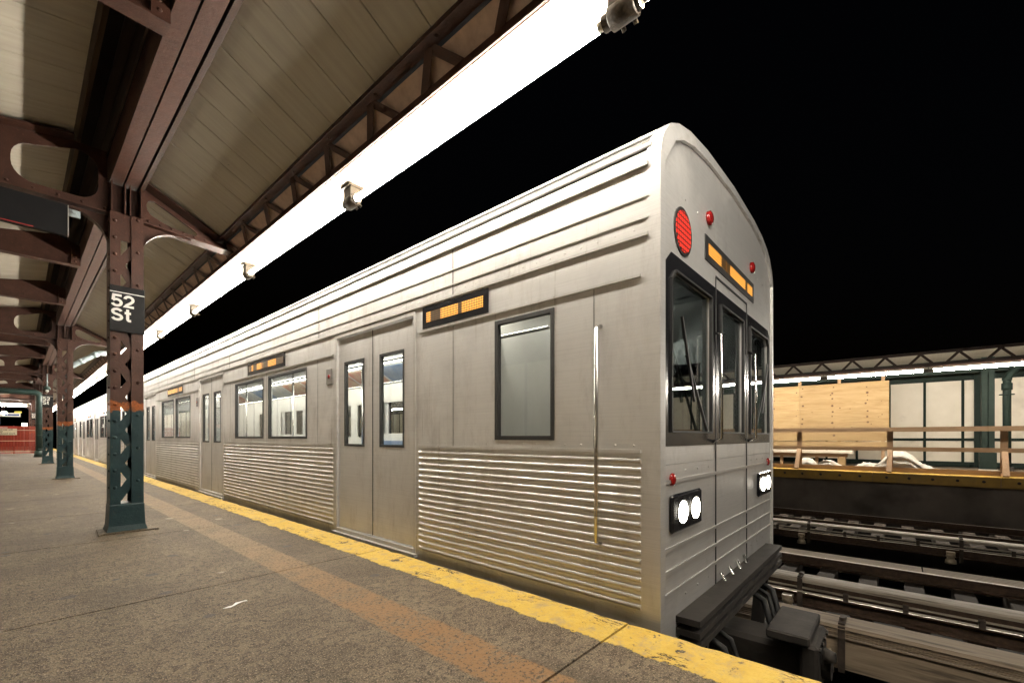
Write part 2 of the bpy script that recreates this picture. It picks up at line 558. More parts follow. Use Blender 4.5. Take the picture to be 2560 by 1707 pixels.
# --- timber, track
def timber(name, a, b, st, scale=6, rough=.7, knots=False):
    n = NT(name)
    p = n.pos(st)
    w = n.noise(p, scale, 5, .65, .8)
    c = n.ramp(w, [(.25, a), (.55, tuple((x + y) / 2 for x, y in zip(a, b))), (.8, b)])
    if knots:
        k = n.voro(n.pos(), 2.6)
        km = n.math('SUBTRACT', 1.0, n.step(k, .03, .05))
        c = n.mix(n.math('MULTIPLY', km, .8), c, (.10, .05, .02))
    c = n.mix(n.math('MULTIPLY', n.n('ShaderNodeObjectInfo').outputs['Random'], .45), c, tuple(k * .62 for k in b))
    n.P(col=c, rough=rough, spec=.25)
    n.bump(w, .25, .004)
    return n.m
M['plywood'] = timber('pine_plywood', (.40, .285, .14), (.21, .125, .050), (1, .55, 4.2), 2.6)
M['lumber'] = timber('weathered_lumber', (.40, .26, .15), (.25, .155, .085), (4, .5, 4), 5)
M['lumber_post'] = timber('weathered_lumber_post', (.40, .26, .15), (.24, .145, .08), (6, 6, .6), 5)
M['knot'] = simple('plywood_knot', (.11, .055, .022), (.07, .035, .015), 30, .8)
M['tie'] = timber('creosoted_tie', (.070, .054, .040), (.034, .027, .021), (.5, 5, 5), 6, .85)
M['rail_side'] = simple('rusty_rail', (.085, .050, .030), (.045, .028, .018), 18, .75, metal=.3, bump=.3)
M['rail_top'] = simple('polished_rail_head', (.42, .38, .33), (.30, .27, .23), 4, .3, metal=1.0, stretch=(8, .3, 1))
M['cover'] = simple('brown_cover_board', (.31, .24, .165), (.20, .15, .10), 7, .7, stretch=(6, .4, 6), bump=.3, dirt=(.10, .075, .05))
M['cover_grey'] = simple('grey_cover_board', (.43, .375, .30), (.30, .255, .20), 7, .65, stretch=(6, .4, 6), bump=.3, dirt=(.14, .115, .085))
M['bracket'] = simple('rail_bracket_iron', (.075, .055, .040), (.045, .033, .025), 12, .7, metal=.2)
M['insulator'] = simple('porcelain_insulator', (.42, .34, .24), (.28, .22, .15), 9, .4)
M['walk_grate'] = simple('walkway_planks', (.24, .195, .14), (.15, .12, .085), 6, .8, stretch=(5, .6, 5))
M['girder'] = simple('dark_track_girder', (.030, .026, .022), (.018, .015, .012), 5, .8)
M['ground'] = simple('night_street_asphalt', (.035, .034, .033), (.025, .024, .024), .7, .85)
# --- opposite platform
M['opp_concrete'] = simple('opposite_concrete', (.26, .21, .15), (.17, .135, .10), 5, .8, bump=.3)
M['opp_fascia'] = simple('dark_platform_wall', (.20, .17, .145), (.13, .11, .095), 1.2, .85, dirt=(.09, .077, .066))
def tactile():
    n = NT('yellow_tactile_panel')
    p = n.pos()
    f = n.noise(p, 6, 5, .65)
    c = n.ramp(f, [(.3, (.48, .29, .036)), (.7, (.35, .21, .032))])
    c = n.mix(n.math('MULTIPLY', n.step(n.noise(p, 2, 4), .5, .7), .5), c, (.25, .16, .05))
    n.P(col=c, rough=.55)
    v = n.voro(p, 16, 'Distance', rnd=0.0)
    n.bump(n.math('SUBTRACT', 1.0, n.step(v, .15, .45)), .8, .012)
    return n.m
M['tactile'] = tactile()
M['wall_panel'] = simple('cream_windscreen_panel', (.66, .60, .49), (.60, .54, .43), 2, .5, dirt=(.50, .44, .35))
M['tarp'] = simple('white_tarpaulin', (.52, .485, .42), (.42, .385, .33), 5, .6, bump=.5, bscale=9)
M['bench_top'] = simple('pale_bench_top', (.58, .52, .43), (.46, .40, .32), 6, .3)
M['red_mesh'] = simple('red_plastic_mesh', (.42, .048, .020), (.33, .034, .016), 9, .45)  # plain red of the barrier plastic itself
M['ribbon'] = simple('pale_barrier_strap', (.62, .45, .33), (.52, .36, .26), 8, .6)
M['screen_blue'] = emit('lit_blue_screen', (.05, .32, 1.0), 2.0, (.02, .1, .3))
M['flood'] = emit('work_floodlight', (1, .97, .9), 30.0)
M['paper'] = simple('white_paper', (.75, .75, .73), (.68, .68, .66), 12, .7)
M['sign_blue'] = simple('blue_band', (.02, .05, .22), (.015, .04, .18), 8, .5)
M['sign_yellow'] = simple('yellow_band', (.60, .55, .05), (.5, .45, .05), 8, .5)

ORD = ['first', 'second', 'third', 'fourth', 'fifth', 'sixth', 'seventh', 'eighth', 'ninth', 'tenth', 'eleventh', 'twelfth',
       'thirteenth', 'fourteenth', 'fifteenth', 'sixteenth', 'seventeenth', 'eighteenth', 'nineteenth', 'twentieth', 'twenty-first', 'twenty-second']

# ================================================================== SETTING
g = MB().box(-400, 400, -400, 400, -7.4, -7.0).build('ground', M['ground'])
tag(g, 'dark street far below the elevated tracks', kind='structure')

# near platform: cast slabs with joints
EDGE = 2.08
plat = empty('platform')
tag(plat, 'worn concrete platform with yellow painted edge and faded orange strip', kind='structure')
joints = [-6.0, -3.6, -1.2, 1.03, 3.28, 5.45, 7.5]
while joints[-1] < 66: joints.append(joints[-1] + 2.2)
def slab_mesh(w, L, seed):
    # top outer edge slightly broken
    rnd = random.Random(seed)
    b = MB()
    n = max(8, int(L / .07))
    gap = .006
    xs0 = -w
    pts = []
    for i in range(n + 1):
        y = gap + (L - 2 * gap) * i / n
        e = -abs(rnd.gauss(0, .006)) - (rnd.random() < .06) * rnd.uniform(.005, .022)
        pts.append((y, e))
    vs, fs = [], []
    for y, e in pts:
        vs += [(xs0, y, 0), (-.05, y, 0), (e - .012, y, 0), (e, y, -.014), (e * .5, y, -.15)]
    for i in range(n):
        for k in range(4):
            a = i * 5 + k
            fs.append((a, a + 1, a + 6, a + 5))
    b.add(vs, fs)
    for j, i in enumerate((0, n)):
        q = [vs[i * 5 + k] for k in range(5)] + [(xs0, pts[i][0], -.15)]
        b.add(q, [tuple(range(6)) if j else tuple(reversed(range(6)))])
    return b.mesh('slab', M['concrete'])
for i in range(len(joints) - 1):
    inst('slab', slab_mesh(EDGE + 3.2, joints[i + 1] - joints[i], i), plat, (EDGE, joints[i], 0))
MB().box(-3.2, EDGE - .04, -6, 68, -.45, -.153).build('deck', M['girder'], plat)
MB().box(EDGE - .35, EDGE - .10, -6, 68, -1.5, -.453).build('edge_girder', M['girder'], plat)

# tracks
RAIL_Z = -1.1
def rail_prof(cx, zt):
    return [(cx - .07, zt - .15), (cx + .07, zt - .15), (cx + .07, zt - .138), (cx + .012, zt - .125), (cx + .012, zt - .04), (cx + .036, zt - .03),
            (cx + .036, zt), (cx - .036, zt), (cx - .036, zt - .03), (cx - .012, zt - .04), (cx - .012, zt - .125), (cx - .07, zt - .138)]
tie_me = MB().box(-1.35, 1.35, -.11, .11, -.22, 0, .008).mesh('tie', M['tie'])
for nm, cx, lab in (('track', 3.51, 'near'), ('track', 8.28, 'middle'), ('track', 13.9, 'far')):
    t = tag(empty('track', (cx, 0, 0)), 'dark timber-tied %s track of the elevated line' % lab, kind='structure')
    for s in (-1, 1):
        b = MB().extrude(rail_prof(s * .755, RAIL_Z), 1, -9, 70)
        b.build('rail', M['rail_side'], t)
        MB().box(s * .755 - .030, s * .755 + .030, -9, 70, RAIL_Z + .0005, RAIL_Z + .004).build('rail_head', M['rail_top'], t)
        MB().box(s * .755 - .16, s * .755 + .16, -9, 70, RAIL_Z - .95, RAIL_Z - .372).build('stringer', M['girder'], t)
    y = -8.5
    k = 0
    far = MB()
    while y < 66:
        if y < 14:
            inst('tie', tie_me, t, (random.uniform(-.05, .05), y, RAIL_Z - .151 - random.uniform(0, .004)), (0, 0, random.uniform(-.01, .01)))
        else:
            far.box(-1.35, 1.35, y - .11, y + .11, RAIL_Z - .37, RAIL_Z - .151)
        y += .52
    tag(far.build('ties', M['tie'], t), kind='stuff')

# walkway of planks between middle and far track
wk = tag(empty('track_walkway', (9.35, 0, -1.3)), 'narrow slatted walkway beside the middle track', kind='structure')
slat_me = MB().box(0, .075, 0, 2.38, 0, .035).mesh('plank', M['walk_grate'])
for s in range(-3, 6):
    for k in range(9):
        inst('plank', slat_me, wk, (k * .098, s * 2.4 - .3, 0))
MB().box(-.03, -.004, -8, 14, -.06, .045).build('edge_board', M['cover_grey'], wk)
MB().box(0, .9, -8, 14, -.12, -.05).build('bearer', M['girder'], wk)

# ------------------------------------------------------------------ third rails with cover boards
def third_rail(x, ztop, kind, label, spacing, y0, cov):
    t = tag(empty('third_rail', (x, 0, 0)), label, 'power rail', 'covered power rails beside the tracks')
    zr = ztop - .22
    MB().extrude(rail_prof(0, zr), 1, -8, 60).build('conductor_rail', M['rail_side'], t)
    MB().box(-.028, .028, -8, 60, zr + .0005, zr + .004).build('rail_head', M['rail_top'], t)
    if kind == 'deep':
        # broad cover board with grooved side
        prof = [(-.14, ztop - .03), (-.125, ztop), (.13, ztop + .012), (.13, ztop - .03)]
        MB().extrude(prof, 1, -8, 60).build('cover_board', cov, t)
        b = MB()
        for k in range(5):
            z1 = ztop - .034 - k * .020
            b.box(-.128 + .004 * k, -.105 + .004 * k, -8, 60, z1 - .014, z1)
        b.build('grooved_apron', M['cover'], t)
        MB().extrude([(-.100, ztop - .42), (-.085, ztop - .13), (-.05, ztop - .12), (-.05, ztop - .42)], 1, -8, 60).build('apron_board', M['cover'], t)
    else:
        prof = [(-.115, ztop - .055), (-.12, ztop - .02), (-.10, ztop - .002), (-.03, ztop + .008), (.10, ztop + .008), (.115, ztop - .03), (.10, ztop - .03), (-.09, ztop - .045)]
        MB().extrude(prof, 1, -8, 60).build('cover_board', cov, t)
        MB().tube([(-.12, -8, ztop - .12), (-.12, 60, ztop - .12)], .014, 6).build('cable', M['cover_grey'], t)
        MB().tube([(-.14, -8, ztop - .165), (-.14, 60, ztop - .165)], .011, 6).build('cable', M['cover_grey'], t)
    hb = MB()
    hb.bar((-.128, 0, ztop - .44), (-.128, 0, ztop - .005), .055, .02, (1, 0, 0))
    hb.bar((-.135, 0, ztop + .018), (.12, 0, ztop + .018), .05, .018)
    hb.bar((.12, 0, ztop - .44), (.12, 0, ztop + .012), .05, .018, (1, 0, 0))
    hb.disc((-.05, 0, ztop + .026), (0, 0, 1), .022, .03, 6)
    hme = hb.mesh('bracket', M['bracket'])
    ib = MB()
    ib.tube([(-.09, .14, ztop - .47), (-.09, .14, ztop - .40), (-.09, .14, ztop - .395), (-.09, .14, ztop - .35), (-.09, .14, ztop - .345), (-.09, .14, ztop - .29)],
            [.085, .075, .055, .055, .07, .06], 10)
    ib.box(-.16, -.02, .08, .20, ztop - .29, ztop - .25)
    ime = ib.mesh('insulator', M['insulator'])
    cb = MB().box(-.165, -.10, -.025, .025, ztop - .19, ztop - .095).mesh('cable_clip', M['bracket'])
    y = y0
    while y < 16:
        inst('bracket', hme, t, (0, y, 0))
        inst('insulator', ime, t, (0, y, 0))
        if kind != 'deep':
            for q in (.6, 1.2, 1.75):
                inst('cable_clip', cb, t, (0, y + q, 0))
        y += spacing
    return t
third_rail(5.30, -.836, 'deep', 'broad brown grooved cover board over power rail, closest to the yellow edge', 3.3, -2.9, M['cover'])
third_rail(6.90, -.89, 'hoop', 'grey-topped covered power rail with hoop brackets, between the other two', 2.23, -3.5, M['cover_grey'])
third_rail(11.9, -.99, 'hoop', 'covered power rail farthest from camera, below the opposite platform', 2.4, -3.3, M['cover_grey'])

# ================================================================== NEAR CANOPY
COLX, COLW, COLD = .737, .255, .25
COL_Y = [5.93, 14.33, 22.73, 31.13, 39.53, 47.93, -2.47]
FL_Z = 3.18
BEAM_Z = 3.505
def lp(x): return 3.77 + .19 * (x - .03)               # underside of left ceiling
def rp(x): return 3.584 - .526 * (x - .887)            # underside of right ceiling

def arc(cx, cz, r, a0, a1, n=8):
    return [(cx + r * math.cos(R(a0 + (a1 - a0) * i / n)), cz + r * math.sin(R(a0 + (a1 - a0) * i / n))) for i in range(n + 1)]

def make_column():
    """local origin at base centre; y forward face at -COLD/2"""
    t = empty('canopy_column')
    hw, hd = COLW / 2, COLD / 2
    z0, z1 = .10, FL_Z
    th = .012
    # two channels, flanges in the front and rear faces
    for s, fw in ((-1, .078), (1, .096)):
        xo = s * hw
        b = MB()
        b.box(min(xo, xo - s * th), max(xo, xo - s * th), -hd, hd, z0, z1)
        xi = xo - s * th
        for yy in (-hd, hd - th):
            b.box(min(xi, xo - s * fw), max(xi, xo - s * fw), yy, yy + th, z0, z1)
        # rolled edge lip
        b.build('channel', M['column'], t)
    # lacing bars, front and rear
    lx0, lx1 = -hw + .070, hw - .088
    pitch = .165
    k = 0
    z = .36
    flat = []
    for a, c in (((lx0, lx1)), ((lx1, lx0))):
        d = Vector((c - a, 0, pitch)).normalized()
        nrm = Vector((-d.z, 0, d.x))
        w = .037
        ext = d * .03
        p0, p1 = Vector((a, 0, 0)) - ext, Vector((c, 0, pitch)) + ext
        q = [p0 + nrm * w, p0 - nrm * w, p1 - nrm * w, p1 + nrm * w]
        vs = [v + Vector((0, -.005, 0)) for v in q] + [v + Vector((0, .005, 0)) for v in q]
        flat.append(MB().add(vs, [(0, 1, 2, 3), (7, 6, 5, 4), (0, 4, 5, 1), (1, 5, 6, 2), (2, 6, 7, 3), (3, 7, 4, 0)]).mesh('lacing_bar', M['column']))
    while z + pitch < FL_Z - .28:
        for yy, off in ((-hd + .018, 0),):
            inst('lacing_bar', flat[k % 2], t, (0, yy + (.0055 if k % 2 else 0) * (1 if yy < 0 else -1), z))
        k += 1
        z += pitch
    MB().box(lx0 - .02, lx1 + .02, -hd + .013, -hd + .021, FL_Z - .27, FL_Z - .002).build('batten_plate', M['column'], t)
    # rivets
    rv = MB()
    z = .45
    i = 0
    while z < FL_Z - .05:
        rv.disc((-hw + .035, -hd, z), (0, -1, 0), .017, .004, 8, .010)
        if i % 2 == 0:
            rv.disc((hw - .045, -hd, z + .06), (0, -1, 0), .015, .004, 8, .009)
        rv.disc((-hw, -hd + .06, z), (-1, 0, 0), .015, .003, 6, .009)
        z += pitch
        i += 1
    tag(rv.build('rivets', M['column'], t), kind='stuff')
    # flared base
    prof = [(0, .135), (.02, .132), (.07, .118), (.20, .112), (.27, .110), (.285, .100)]
    b = MB()
    vs, fs = [], []
    for z, e in prof:
        ex, ey = e + .022, e + .022
        vs += [(-ex, -ey, z), (ex, -ey, z), (ex, ey, z), (-ex, ey, z)]
    for k in range(len(prof) - 1):
        for c in range(4):
            fs.append((k * 4 + c, k * 4 + (c + 1) % 4, k * 4 + 4 + (c + 1) % 4, k * 4 + 4 + c))
    m = (len(prof) - 1) * 4
    fs.append((m, m + 1, m + 2, m + 3))
    b.add(vs, fs)
    b.build('base', M['column'], t)
    # concrete patch the base is set in
    MB().plate([(-.22, -.235), (-.19, -.20), (.20, -.20), (.235, -.225), (.2, .18), (-.2, .18)], [], 2, .001, .014).build('base_patch', M['concrete'], t)
    # ---- cantilever brackets (plates in the plane of the column), X local
    X = lambda x: x - COLX
    # right arm
    xr0, xr1 = COLX + hw, 1.555
    def top_r(x): return min(rp(x) - .012, BEAM_Z - .01) if x > .887 else BEAM_Z - .01
    outer = [(xr0 - .12, FL_Z + .006), (xr1, 3.135), (1.685, 3.118), (1.685, 3.125), (1.60, 3.20), (1.53, 3.204), (1.525, rp(1.525) - .040), (.90, rp(.90) - .040), (.84, BEAM_Z - .012), (xr0 - .12, BEAM_Z - .012)]
    hole = [(.905, 3.39), (.91, 3.34), (.94, 3.295), (1.02, 3.255), (1.12, 3.226), (1.25, 3.205), (1.32, 3.205), (1.35, 3.222), (1.34, 3.248), (1.28, 3.286), (1.14, 3.362), (1.04, 3.415), (.97, 3.442), (.92, 3.435)]
    MB().plate([(X(a), z) for a, z in outer], [[(X(a), z) for a, z in hole]], 1, -.008, .016).build('bracket_web', M['brown'], t)
    b = MB()
    b.bar((X(xr0 - .13), 0, FL_Z), (X(1.684), 0, 3.115), .17, .012)
    b.build('bracket_flange', M['brown'], t)
    b = MB()
    b.bar((X(.895), -.02, rp(.895) - .030), (X(1.52), -.02, rp(1.52) - .030), .30, .014)
    b.build('bracket_rim', M['brown'], t)
    # left arm with stadium openings
    xl = -3.05
    outer = [(xr0 - .13, FL_Z + .006), (xr0 - .13, BEAM_Z - .012), (.61, BEAM_Z - .012), (.60, lp(.356) - .02), (.356, lp(.356) - .02), (xl, lp(xl) - .02), (xl, 3.02), (-1.2, 3.13)]
    outer = [(xr0 - .13, FL_Z + .006), (xr0 - .13, BEAM_Z - .012), (.60, BEAM_Z - .012), (.60, 3.79), (.356, lp(.356) - .049), (xl, lp(xl) - .049), (xl, 2.98), (-1.0, FL_Z + .006)]
    def stadium(x0, x1, zb, zt0, zt1, r=.13):
        pts = []
        pts += arc(x1 - r, zb + r, r, -90, 0, 6)
        pts += arc(x1 - r, zt1 - r, r, 0, 90, 6)
        pts += arc(x0 + r, zt0 - r, r, 90, 180, 6)
        pts += arc(x0 + r, zb + r, r, 180, 270, 6)
        return pts
    holes = [stadium(-.035, .535, FL_Z + .085, lp(-.03) - .14, lp(.53) - .15, .15),
             stadium(-1.0, -.27, FL_Z + .085, lp(-1.0) - .12, lp(-.27) - .14, .12),
             stadium(-1.75, -1.22, FL_Z + .06, lp(-1.75) - .06, lp(-1.22) - .08, .07)]
    MB().plate([(X(a), z) for a, z in outer], [[(X(a), z) for a, z in h] for h in holes], 1, -.0165, .0080).build('bracket_web', M['brown'], t)
    b = MB()
    b.bar((X(xr0 - .135), -.012, FL_Z - .012), (X(-1.0), -.012, FL_Z - .012), .17, .012)
    b.bar((X(-1.0), -.012, FL_Z - .012), (X(xl), -.012, 2.97), .17, .012)
    b.build('bracket_flange', M['brown'], t)
    b = MB()
    b.bar((X(.356), -.02, lp(.356) - .040), (X(xl), -.02, lp(xl) - .040), .24, .014)
    b.build('bracket_rim', M['brown'], t)
    # stiffeners above the column
    b = MB()
    for xx in (-.012, .028):
        b.box(xx - .004, xx + .004, -.10, .10, FL_Z + .01, BEAM_Z - .012)
    b.box(-hw + .01, -hw + .02, -.11, .11, FL_Z + .01, BEAM_Z - .012)
    b.box(hw - .02, hw - .01, -.11, .11, FL_Z + .01, BEAM_Z - .012)
    b.build('stiffener', M['brown'], t)
    rv = MB()
    for i in range(9):
        xx = X(.58 - i * .16)
        rv.disc((xx, -.0165, FL_Z + .045), (0, -1, 0), .014, .003, 6, .008)
    for i in range(6):
        xx = X(.92 + i * .10)
        rv.disc((xx, -.008, FL_Z + .04 - i * .006), (0, -1, 0), .014, .003, 6, .008)
    tag(rv.build('rivets', M['brown'], t), kind='stuff')
    # curved knee gussets with rim
    for s in (-1, 1):
        r = .30
        cx = s * (hw + r)
        cz = FL_Z - .02 - r * 1.05
        zt = FL_Z - (.020 if s < 0 else .008)
        a0, a1 = (180, 90) if s > 0 else (0, 90)
        pa = arc(cx, cz, r, a0, a1, 12)
        pa = [(p[0] if i else s * hw, p[1]) for i, p in enumerate(pa)]
        ext = .12
        drop = (.03 if s > 0 else 0)
        poly = [(s * hw, zt)] + pa + [(cx + s * ext, pa[-1][1] - (.008 if s > 0 else 0)), (cx + s * ext, zt - drop)]
        MB().plate(poly, [], 1, -.006, .012).build('knee_gusset', M['column'], t)
        rim = MB()
        q = pa + [(cx + s * ext, pa[-1][1] - (.008 if s > 0 else 0))]
        vs, fs = [], []
        for p in q:
            vs += [(p[0], -.035, p[1] - .001), (p[0], .035, p[1] - .001), (p[0], .035, p[1] - .009), (p[0], -.035, p[1] - .009)]
        for i in range(len(q) - 1):
            for c in range(4):
                fs.append((i * 4 + c, i * 4 + (c + 1) % 4, i * 4 + 4 + (c + 1) % 4, i * 4 + 4 + c))
        rim.add(vs, fs)
        rim.build('gusset_rim', M['column'], t)
    return t
col0 = make_column()
col_labels = ['tall riveted column in front, brown over teal, bearing the large 52 St sign',
              'signless laced column just behind the front one, with grey drain pipe beside it',
              'third laced column from the camera, with small 52 St sign and bell lamp',
              'fourth laced column, mostly hidden behind the round green standpipe',
              'fifth column, small and dark beyond the red mesh barrier',
              'sixth and most distant column beyond the red mesh barrier',
              'riveted column out of frame behind the viewpoint']
for i, y in enumerate(COL_Y):
    c = col0 if i == 0 else copy_tree(col0)
    c.location = (COLX, y, 0)
    tag(c, col_labels[i], 'column', 'laced columns along the platform')

# double channel beam along the columns
YA, YB = -5.0, 56.0
bm_ = tag(empty('roof_beam', (0, 0, 0)), 'long brown double-channel beam running over the column tops', 'beam')
for x0, x1 in ((.617, .716), (.729, .828)):
    b = MB()
    b.box(x0, x1, YA, YB, BEAM_Z, BEAM_Z + .012)
    xw = x0 if x0 < .7 else x1 - .010
    b.box(xw, xw + .010, YA, YB, BEAM_Z + .0122, BEAM_Z + .30)
    b.build('channel', M['brown'], bm_)
b = MB()
y = YA
while y < YB:
    b.box(.700, .745, y, y + .05, BEAM_Z + .014, BEAM_Z + .022); y += .8
b.build('spacer', M['dark_brown'], bm_)
MB().box(.700, .745, YA, YB, BEAM_Z + .12, BEAM_Z + .13).build('slot_backing', M['black_gap'], bm_)

# ceiling boards
roof = tag(empty('canopy_ceiling'), 'cream painted board ceiling of the canopy, sloping down either side', kind='structure')
def board_mesh(xa, za, xb, zb, w):
    b = MB()
    gp = .004
    vs = []
    for (x, z) in ((xa, za), (xb, zb)):
        for y in (gp / 2, gp / 2 + .004, w - gp / 2 - .004, w - gp / 2):
            vs.append((x, y, z + (.005 if y in (gp / 2, w - gp / 2) else 0)))
        for y in (gp / 2, w - gp / 2):
            vs.append((x, y, z + .026))
    fs = [(0, 1, 7, 6), (1, 2, 8, 7), (2, 3, 9, 8), (3, 5, 11, 9), (5, 4, 10, 11), (4, 0, 6, 10), (0, 4, 5, 3, 2, 1), (6, 7, 8, 9, 11, 10)]
    return b.add(vs, fs).mesh('board', M['boards'])
BW = .29
bl = board_mesh(-3.1, lp(-3.1), .356, lp(.356), BW)
br = board_mesh(.887, rp(.887), 1.535, rp(1.535), BW)
nb = int((56 + 5) / BW)
farL, farR = MB(), MB()
for i in range(nb):
    y = -5 + i * BW
    if y < 27:
        inst('board', bl, roof, (0, y, random.uniform(-.0015, .0015)))
        inst('board', br, roof, (0, y, random.uniform(-.0015, .0015)))
    else:
        for me, fb in ((bl, farL), (br, farR)):
            fb.add([(v.co.x, v.co.y + y, v.co.z) for v in me.vertices], [tuple(p.vertices) for p in me.polygons])
tag(farL.build('boards', M['boards'], roof), kind='stuff')
tag(farR.build('boards', M['boards'], roof), kind='stuff')
MB().extrude([(-3.15, lp(-3.15) + .032), (.34, lp(.34) + .032), (.34, lp(.34) + .05), (-3.15, lp(-3.15) + .05)], 1, -5, 56).build('roof_skin', M['black_gap'], roof)
MB().extrude([(.89, rp(.89) + .032), (1.54, rp(1.54) + .032), (1.80, 3.365), (1.80, 3.38), (1.54, rp(1.54) + .05), (.89, rp(.89) + .05)], 1, -5, 56).build('roof_skin', M['black_gap'], roof)
# trough between left ceiling and beam
b = MB(); b.box(.340, .354, -5, 56, lp(.356) + .032, 4.12); b.box(.3575, .385, -5, 56, lp(.356) - .005, 3.99); b.build('trough_side', M['trough_brown'], roof)
b = MB(); b.box(.386, .44, -5, 56, 4.02, 4.05); b.box(.40, .43, -5, 56, 3.93, 4.0); b.build('trough_plank', M['trough_tan'], roof)
b = MB(); b.box(.441, .53, -5, 56, 4.06, 4.09); b.build('trough_plank', M['black_gap'], roof)
b = MB(); b.box(.531, .60, -5, 56, 4.03, 4.06); b.box(.600, .612, -5, 56, BEAM_Z + .30, 4.1); b.build('trough_plank', M['trough_brown'], roof)
MB().box(.33, .90, -5, 56, 4.13, 4.16).build('trough_lid', M['black_gap'], roof)
b = MB(); b.box(.845, .880, -5, 56, BEAM_Z - .005, 3.70); b.box(.83, .90, -5, 56, 3.705, 4.12); b.build('nailer', M['dark_brown'], roof)

# cross beams between columns (left half)
def make_cross():
    t = empty('cross_beam')
    xr = .612
    prof = [(xr, 3.44), (xr, BEAM_Z + .20), (.40, 3.83), (.36, lp(.356) - .018), (-3.05, lp(-3.05) - .018), (-3.05, 3.05), (-2.2, 3.20)]
    prof = [(xr, 3.43), (xr, 3.72), (.36, lp(.356) - .018), (-3.05, lp(-3.05) - .018), (-3.05, 3.0), (-1.6, 3.43)]
    MB().plate(prof, [], 1, -.006, .012).build('web', M['brown'], t)
    b = MB(); b.bar((xr, 0, 3.424), (-1.6, 0, 3.424), .13, .014); b.bar((-1.6, 0, 3.424), (-3.05, 0, 2.994), .13, .014)
    b.build('flange', M['brown'], t)
    MB().box(.520, xr, -.06, -.0065, 3.435, 3.66).build('connection_angle', M['brown'], t)
    rv = MB()
    for z in (3.47, 3.53, 3.59):
        rv.disc((.56, -.06, z), (0, -1, 0), .014, .003, 6, .008)
    tag(rv.build('rivets', M['brown'], t), kind='stuff')
    return t
cb0 = make_cross()
ys = []
for i, y in enumerate(COL_Y[:-1]):
    ys += [y + 2.8, y + 5.6]
ys = [COL_Y[-1] + 5.6] + ys
ys_lab = ['cross beam at the top edge of the picture, before the front column']
for i in range(len(ys) - 1):
    k = i // 2
    ys_lab.append('%s of two plain brown cross beams between the %s and %s columns' % ('nearer' if i % 2 == 0 else 'farther', ORD[k], ORD[k + 1]))
for i, y in enumerate(ys):
    c = cb0 if i == 0 else copy_tree(cb0)
    c.location = (0, y + .2, 0)
    tag(c, ys_lab[i], 'beam', 'plain cross beams under the canopy')
c = copy_tree(cb0); c.location = (0, COL_Y[-1] + 2.8, 0)
tag(c, 'cross beam out of frame above the viewpoint', 'beam', 'plain cross beams under the canopy')

# eave girder
eg = tag(empty('eave_girder'), 'brown lattice girder along the canopy eave behind the tubes', 'girder')
b = MB(); b.box(1.53, 1.615, YA, YB, 3.222, 3.232); b.box(1.53, 1.538, YA, YB, 3.205, 3.2218); b.build('top_chord', M['brown'], eg)
b = MB(); b.box(1.690, 1.7015, YA, YB, 3.058, 3.108); b.box(1.7017, 1.78, YA, YB, 3.090, 3.104); b.build('bottom_chord', M['brown'], eg)
MB().extrude([(1.735, 3.108), (1.640, 3.223), (1.652, 3.233), (1.747, 3.118)], 1, YA, YB).build('fascia_board', M['rust_pink'], eg)
hb = .64
d1 = MB()
for a, c in ((0, hb * .5), (hb, hb * .5)):
    dd = Vector((c - a, 3.235 - 3.10)).normalized()
    n2 = Vector((-dd.y, dd.x)) * .024
    q = [Vector((a, 3.10)) + n2, Vector((a, 3.10)) - n2, Vector((c, 3.235)) - n2, Vector((c, 3.235)) + n2]
lat = []
for a, c in ((0, hb * .30), (hb * .60, hb * .30)):
    dd = Vector((c - a, .155)).normalized()
    n2 = Vector((-dd.y, dd.x)) * .024
    q = [Vector((a, 3.085)) + n2, Vector((a, 3.085)) - n2, Vector((c, 3.225)) - n2, Vector((c, 3.225)) + n2]
    xo = 1.692 if a == 0 else 1.685
    inc = lambda z, o_: 1.600 + (3.222 - z) * .80 + o_
    of = 0.0 if a == 0 else -.006
    vs = [(inc(p[1], of), p[0], p[1]) for p in q] + [(inc(p[1], of + .005), p[0], p[1]) for p in q]
    lat.append(MB().add(vs, [(0, 1, 2, 3), (7, 6, 5, 4), (0, 4, 5, 1), (1, 5, 6, 2), (2, 6, 7, 3), (3, 7, 4, 0)]).mesh('lattice_bar', M['brown']))
y = -3.9
while y < 50:
    inst('lattice_bar', lat[0], eg, (0, y, 0)); inst('lattice_bar', lat[1], eg, (0, y, 0))
    y += hb
rv = MB()
y = -3.9
while y < 24:
    rv.disc((1.575, y + .1, 3.222), (0, 0, -1), .013, .003, 6, .007); y += .64
tag(rv.build('rivets', M['brown'], eg), kind='stuff')

# tube fixtures along the near eave
def make_fixture(dirty=True):
    t = empty('tube_fixture')
    L = 2.5
    MB().box(-.15, .15, .002, L - .002, .0, .028).build('reflector_board', M['reflector'], t)
    MB().tube([(.02, .095, -.118), (.02, L - .075, -.118)], .021, 8).build('tube', M['tube'], t)
    MB().tube([(.02, .095, -.118), (.02, .125, -.118)], .0225, 12).build('tube_cap', M['cap_metal'], t)
    MB().tube([(.02, L - .125, -.118), (.02, L - .095, -.118)], .0225, 12).build('tube_cap', M['cap_metal'], t)
    h = MB()
    h.tube([(.02, -.075, -.118), (.02, -.07, -.118), (.02, .055, -.118), (.02, .06, -.118)], [.044, .052, .052, .044], 14)
    h.tube([(.02, .055, -.118), (.02, .095, -.118)], [.036, .036], 14, cap=False)
    h.tube([(.02, -.095, -.118), (.02, -.07, -.118)], [.036, .036], 14, cap=False)
    h.box(-.025, .065, -.065, .050, -.118, -.0005)
    h.box(-.045, .085, -.08, .07, -.022, -.0003)
    h.tube([(.062, .02, -.135), (.085, .02, -.150)], .012, 6)
    h.tube([(.062, -.04, -.135), (.085, -.04, -.150)], .012, 6)
    h.build('lampholder', M['holder'], t)
    return t
